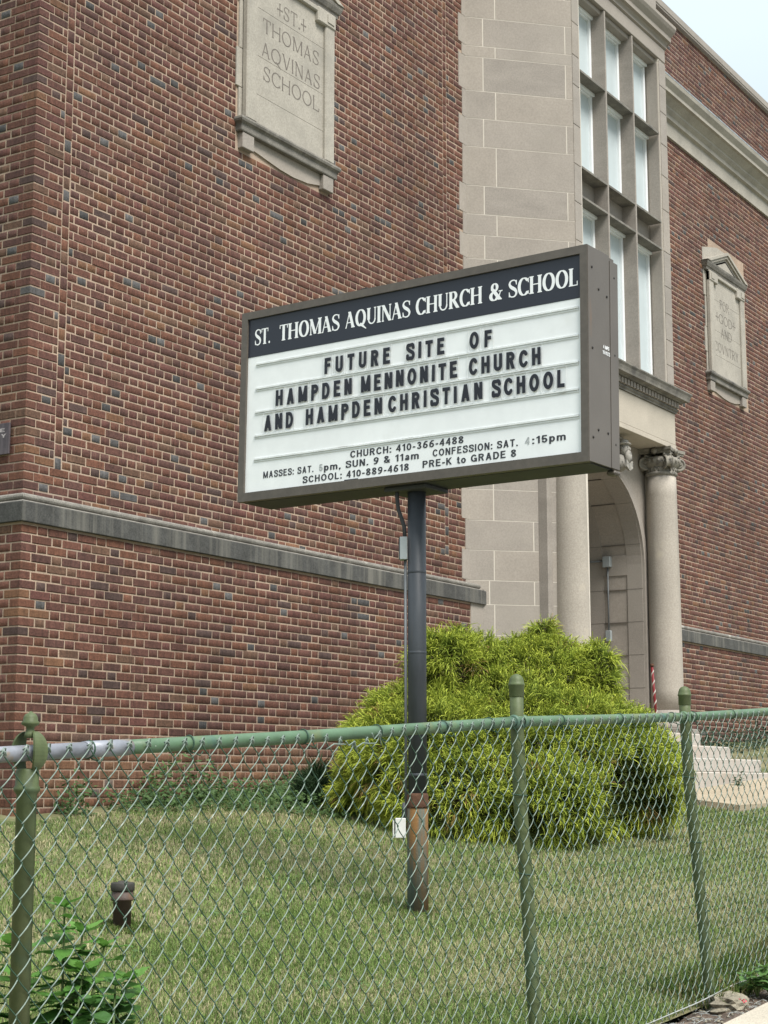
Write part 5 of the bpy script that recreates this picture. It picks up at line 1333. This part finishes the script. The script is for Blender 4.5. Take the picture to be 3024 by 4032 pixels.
# ------------------------------------------------------------------ lawn
def blades(n, xr, yr, hmin, hmax, wmin, cols, seed, keepf=None, lean=.45, zf=gzv):
    R = np.random.default_rng(seed); x = R.uniform(xr[0], xr[1], n); y = R.uniform(yr[0], yr[1], n)
    z = zf(x, y); k_ = in_view(x, y, z+.03, 700)
    if keepf is not None: k_ &= keepf(x, y)
    x, y, z = x[k_], y[k_], z[k_]; n = len(x)
    h = R.uniform(hmin, hmax, n); a = R.uniform(0, 2*PI, n); le = R.normal(0, lean, (n, 2)); w_ = R.uniform(.7, 1.4, n)*wmin
    bx, by = np.cos(a)*w_, np.sin(a)*w_
    p = np.stack([x, y, z-.008], 1); mid = p+np.stack([le[:, 0]*h*.35, le[:, 1]*h*.35, h*.6], 1); tip = p+np.stack([le[:, 0]*h, le[:, 1]*h, h*np.clip(1-.4*(le**2).sum(1), .25, 1)], 1)
    off = np.stack([bx, by, np.zeros(n)], 1)
    V = np.stack([p-off, p+off, mid-off*.8, mid+off*.8, tip], 1).reshape(-1, 3)
    idx = np.arange(n)[:, None]*5; fl = np.concatenate([idx+np.array([0, 1, 3, 2]), idx+np.array([2, 3, 4])], 1).reshape(-1); sz = np.tile([4, 3], n)
    # patchiness
    pt = .45+.42*np.sin(x*1.3+np.sin(y*1.6)*1.5+.6)*np.sin(y*1.9+x*.5+np.sin(x*2.1)) +.16*np.sin(x*5.1+y*3)*np.sin(y*6.3-x*2)+ R.normal(0, .10, n)
    c0 = np.array(cols)
    straw = R.random(n) < np.clip(.05+.62*np.clip(pt, 0, 1)**1.4, 0, 1)
    g = c0[0]*(1-R.random((n, 1)))+c0[1]*R.random((n, 1)); s_ = c0[2]*R.uniform(.6, 1.25, (n, 1)); c = np.where(straw[:, None], s_, g)
    C = np.stack([c*.9, c*.9, c, c, c*1.08], 1).reshape(-1, 3)
    return V, fl, sz, C
def lawn_keep(x, y):
    k_ = np.ones(len(x), bool)
    k_ &= ~((x > 14.97) & (y > 5.69) & (y < 6.7))
    k_ &= ~((x-12.4)**2/1.6+(y-6.95)**2/1.2 < .8)
    k_ &= ~((x > 15.5) & (y > 6.6))
    k_ &= y < 8.5
    return k_
# denser near the fence, where single blades show
V1 = blades(300000, (2.0, 9.5), (3.13, 5.6), .022, .050, .0016, [(.105, .170, .042), (.21, .285, .085), (.47, .42, .25)], 21, lawn_keep)
V2 = blades(420000, (2.2, 19.5), (3.13, 8.6), .022, .050, .0022, [(.105, .170, .044), (.21, .28, .085), (.46, .41, .245)], 22, lambda x, y: lawn_keep(x, y) & ((x > 9.5) | (y > 5.6)))
def cat(*A):
    off = 0; Vs, Fs, Ss, Cs = [], [], [], []
    for V, f, s_, c in A: Vs.append(V); Fs.append(f+off); Ss.append(s_); Cs.append(c); off += len(V)
    return np.concatenate(Vs), np.concatenate(Fs), np.concatenate(Ss), np.concatenate(Cs)
V, fl, sz, Cc = cat(V1, V2)
tag(np_mesh('lawn_grass', V, fl, sz, M['grass'], Cc), 'short patchy green and straw coloured grass of the front lawn', 'grass', kind='stuff')
# longer tufts by the fence line and round the pole, pipe and bush
def tuft_keep(x, y): return (y < 3.35) | ((x-6.64)**2+(y-5.84)**2 < .03) | ((x-8.31)**2+(y-5.1)**2 < .03) | (y > 8.35)
A = blades(26000, (3.0, 12.0), (3.02, 3.38), .05, .14, .0020, [(.05, .10, .018), (.11, .17, .035), (.26, .22, .11)], 31, lambda x, y: (np.sin(x*5)+np.sin(x*2.3+1) > -.2), .5)
B = blades(200000, (6.3, 9.5), (4.8, 6.1), .02, .045, .0016, [(.05, .10, .018), (.11, .17, .035), (.24, .20, .10)], 32, lambda x, y: ((x-6.64)**2+(y-5.84)**2 < .02) | ((x-8.31)**2+(y-5.1)**2 < .016))
Cq = blades(9000, (3.2, 5.0), (3.3, 4.6), .06, .20, .0022, [(.05, .11, .018), (.12, .20, .035), (.24, .20, .10)], 33, lambda x, y: x < 4.9-.3*(y-3.3), .5)
V, fl, sz, Cc = cat(A, B, Cq)
tag(np_mesh('tall_grass', V, fl, sz, M['grass'], Cc), 'longer unmown grass tufts along the fence line and around posts', 'grass', kind='stuff')
# broad-leaved ground cover against the wall
def cover(n, xr, yr, hmax, sz_, seed, keepf, cols):
    R = np.random.default_rng(seed); x = R.uniform(*xr, n); y = R.uniform(*yr, n); k_ = keepf(x, y, R.random(n)); x, y = x[k_], y[k_]; n = len(x)
    z = gzv(x, y)+R.uniform(.01, 1, n)**1.5*hmax*(.4+.6*np.abs(np.sin(x*4+y*3)))
    nrm = R.normal(size=(n, 3))*.55+np.array([-.3, -.3, 1]); nrm /= np.linalg.norm(nrm, axis=1)[:, None]
    a = np.cross(nrm, R.normal(size=(n, 3))); a /= np.linalg.norm(a, axis=1)[:, None]; b_ = np.cross(nrm, a); s_ = (R.uniform(.5, 1.3, n)*sz_)[:, None]
    c = np.stack([x, y, z], 1); V = np.stack([c-a*s_, c-b_*s_*.45-nrm*s_*.1, c+a*s_, c+b_*s_*.45-nrm*s_*.1], 1).reshape(-1, 3)
    fl = (np.arange(n)[:, None]*4+np.array([0, 1, 2, 3])).reshape(-1); cc_ = np.array(cols); m = R.random((n, 1)); col = cc_[0]*(1-m)+cc_[1]*m
    return V, fl, np.full(n, 4), np.repeat(col, 4, 0)
GCOL = [(.035, .075, .022), (.095, .16, .05)]
A = cover(15000, (9.6, 13.5), (7.35, 8.72), .16, .022, 41, lambda x, y, r: (y > 8.62-(x-9.6)*.85+.2*np.sin(x*5)) & (r < .9), GCOL)
B = cover(3500, (9.1, 10.9), (8.2, 8.72), .42, .026, 42, lambda x, y, r: (np.sin(x*7)+np.sin(x*3.1) > .1) & (y > 8.45), GCOL)
Cq = cover(1700, (3.9, 5.4), (4.2, 5.6), .10, .020, 43, lambda x, y, r: (x+y < 9.4) & (r < .6), GCOL)
D_ = cover(2500, (19.3, 26), (8.0, 8.7), .30, .03, 44, lambda x, y, r: r < .9, [(.012, .03, .014), (.03, .055, .025)])
E_ = cover(60000, (4.0, 16), (3.3, 8.4), .035, .014, 45, lambda x, y, r: (np.sin(x*2.9+y)*np.sin(y*3.7-x*1.3)*np.sin(x*7+y*5) > .42) & lawn_keep(x, y), [(.055, .115, .035), (.12, .19, .055)])
V, fl, sz, Cc = cat(A, B, Cq, D_, E_)
tag(np_mesh('wall_weeds', V, fl, sz, M['weed'], Cc), 'low broad-leaved weeds spreading along the foot of the brick wall', 'weeds', kind='stuff')

# ------------------------------------------------------------------ leafy weeds with real leaves
def leaf_mesh(kind='tooth'):
    b = MB(); n = 9; L_ = 1.; pts = []
    for i in range(n+1):
        t = i/n; w_ = .30*math.sin(PI*t**.75)**.9*(1-.25*t)+.004
        if kind == 'round': w_ = .42*math.sqrt(max(0, 1-(2*t-1)**2))+.004
        tooth = (.035 if i % 2 else 0) if kind == 'tooth' else 0
        if kind == 'tooth' and i in (3, 6): w_ *= .86
        y = t*L_; z = -.26*t*t+.03*math.sin(t*9); pts += [(-w_-tooth, y, z+.07*w_*3), (-w_*.45, y, z+.035+.01*math.sin(i*2)), (0, y, z), (w_*.45, y, z+.035-.01*math.sin(i*2)), (w_+tooth, y, z+.07*w_*3)]
    fs = []
    for i in range(n):
        for k_ in range(4): fs.append((i*5+k_, i*5+k_+1, i*5+5+k_+1, i*5+5+k_))
    b.add(pts, fs, 0, True); o = b.build('leaf', M['leafm'], None, fix=False); me = o.data; bpy.data.objects.remove(o); return me
LT, LR = leaf_mesh('tooth'), leaf_mesh('round')
def leafy(name, base, stems, label, cat, sizes, seed, me=LT, col=((.05, .13, .028), (.10, .21, .04))):
    col = tuple(tuple(q*1.25 for q in c) for c in col); R = random.Random(seed); P = empty(name, base, label, cat); b = MB(); lv = []
    for (dx, dy, h, nl) in stems:
        top = Vector(base)+Vector((dx, dy, h)); m_ = Vector(base)+Vector((dx*.35, dy*.35, h*.55)); b.tube([base, m_, top], [.006, .005, .003], 6)
        for i in range(nl):
            t = .35+.65*(i+.5)/nl; p = Vector(base).lerp(m_, t*2) if t < .5 else m_.lerp(top, t*2-1)
            p = p+Vector((R.uniform(-.03, .03), R.uniform(-.03, .03), 0)); lv.append((p, i*2.4+R.uniform(-.4, .4), (sizes[1]-(sizes[1]-sizes[0])*t**1.5)*R.uniform(.75, 1.15), .30-.55*(1-t)+R.uniform(-.3, .25), t))
        for j in range(3): lv.append((top, j*2.1+R.uniform(-.3, .3), sizes[0]*R.uniform(.7, 1.), .7, 1.1))
    b.build('stem', M['stem'], P)
    for (p, a, s_, el, t) in lv:
        o = linkmesh('leaf', me, None); o.matrix_basis = Matrix.Translation(p) @ Matrix.Rotation(a, 4, 'Z') @ Matrix.Rotation(el, 4, 'X') @ Matrix.Rotation(R.uniform(-.3, .3), 4, 'Y') @ Matrix.Diagonal((s_, s_, s_, 1))
        k_ = min(1, max(0, t-.35+R.uniform(-.2, .2))); c = [col[0][q]*(1-k_)+col[1][q]*k_ for q in range(3)]; o.color = (*c, 1); setpar(o, P)
    return P
def gbase(x, y): return (x, y, gz(x, y)-.01)
leafy('tall_weed', gbase(3.75, 3.52), [(.02, .02, .84, 30), (-.12, .10, .74, 26), (.13, -.04, .72, 26), (.02, -.06, .66, 22), (.10, .02, .76, 24), (.19, -.09, .62, 18)], 'tall leafy pokeweed-like plant behind the fence at lower left', 'weed', (.085, .20), 1, col=((.05, .14, .03), (.12, .25, .045)))
leafy('tall_weed', gbase(3.60, 3.70), [(-.03, .02, .80, 26), (.06, .05, .68, 22), (-.08, .04, .60, 20), (.0, .12, .66, 18)], 'broad-leaved weed behind the leftmost fence post', 'weed', (.07, .17), 2, col=((.035, .10, .03), (.07, .17, .04)))
leafy('round_leaf_weed', gbase(3.78, 3.36), [(.03, .01, .64, 26), (-.08, .0, .60, 24), (.08, .04, .58, 20)], 'darker round-leaved weed under the tall weed at lower left', 'weed', (.06, .10), 3, LR, ((.03, .08, .022), (.06, .14, .03)))
leafy('dock_weed', (7.98, 2.985, .395), [(.10, -.01, .09, 10), (-.05, .02, .10, 9), (.03, -.03, .13, 9)], 'coarse green weed in the dirt strip beside the sidewalk', 'weed', (.06, .14), 5, col=((.07, .15, .045), (.11, .2, .05)))
leafy('step_weed', (17.0, 6.50, 1.30), [(.05, -.03, .22, 7), (-.06, 0, .16, 6), (.1, .0, .14, 5)], 'dark weed growing at the foot of the entrance steps', 'weed', (.05, .10), 6, col=((.03, .07, .03), (.05, .1, .04)))
# flowers
def flower(name, c, r, m, label, n=9, seed=0):
    R = random.Random(seed); P = empty(name, c, label, 'flower'); b = MB()
    for i in range(n):
        a = R.uniform(0, 2*PI); q = (c[0]+R.uniform(-r, r)*.6, c[1]+R.uniform(-r, r)*.6, c[2]+R.uniform(0, r)); e = (math.cos(a)*r*.5, math.sin(a)*r*.5)
        b.add([q, (q[0]+e[0]-e[1]*.5, q[1]+e[1]+e[0]*.5, q[2]+r*.3), (q[0]+e[0]*1.5, q[1]+e[1]*1.5, q[2]+r*.15), (q[0]+e[0]+e[1]*.5, q[1]+e[1]-e[0]*.5, q[2]+r*.3)], [(0, 1, 2, 3)])
    b.build('petals', m, P, fix=False); b = MB(); b.tube([(c[0], c[1], c[2]-.05), c], .003, 5); b.build('stem', M['stem'], P)
flower('pink_flower', (7.70, 2.955, .39), .026, M['pink'], 'small pink blossom on the dirt strip at the sidewalk edge', 12, 1)
flower('yellow_flower', (6.72, 3.02, .36), .018, M['yellow'], 'tiny yellow flower in the grass at the bottom edge', 6, 2)
# twigs, pebbles and straw on the dirt strip
R = np.random.default_rng(77); b = MB()
for i in range(700):
    x, y = R.uniform(6.2, 9.6), R.uniform(2.9, 3.14); a = R.uniform(0, PI); l = R.uniform(.01, .05); z = strip_z(x, min(y, 3.1))+.004
    if i % 3: b.tube([(x-math.cos(a)*l, y-math.sin(a)*l*.6, z), (x, y, z+R.uniform(.0, .012)), (x+math.cos(a)*l, y+math.sin(a)*l*.6, z)], .0014, 4, mi=0)
    else: ell(b, (x, y, z), (R.uniform(.004, .014), R.uniform(.004, .012), R.uniform(.003, .008)), 1, 6, 4, False)
b.build('twigs_and_pebbles', [M['wire_rust'], M['footing']], kind='stuff', label='dry twigs and pebbles scattered on the bare dirt strip', cat='debris')

# ------------------------------------------------------------------ cleanout pipe
cxp, cyp = 6.64, 5.84; cz0 = gz(cxp, cyp)
CP = empty('cleanout_pipe', (cxp, cyp, cz0), 'short brown cast pipe with dark cap standing in the lawn', 'pipe')
b = MB(); b.lathe((cxp, cyp, 0), [(.046, cz0-.1), (.046, cz0+.135), (.058, cz0+.140), (.060, cz0+.146), (.056, cz0+.153), (.054, cz0+.19)], 28); b.build('pipe_body', M['pipe'], CP)
b = MB(); b.lathe((cxp, cyp, 0), [(.058, cz0+.186), (.061, cz0+.190), (.061, cz0+.222), (.056, cz0+.228), (.030, cz0+.230), (.022, cz0+.236)], 28); b.build('pipe_cap', M['cap_dark'], CP)
# striped pole by the entrance column
SPp = empty('striped_pole', (18.085, 7.86, 1.995), 'thin red and white striped pole leaning by the right column', 'pole')
b = MB(); b.tube([(18.095, 7.86, 1.995), (18.079, 7.90, 2.76)], .0155, 12); b.build('pole_shaft', M['red'], SPp)
b = MB(); pts = []
for i in range(170):
    t = i/169; a = t*2*PI*6; pts.append((18.095-.016*t+.0135*math.cos(a), 7.86+.04*t+.0135*math.sin(a), 2.03+t*.70))
b.tube(pts, .0075, 6); b.build('stripe', M['pole_white'], SPp)
b = MB(); b.tube([(18.079, 7.90, 2.755), (18.079, 7.90, 2.785)], .022, 12); b.build('pole_cap', M['rust'], SPp)
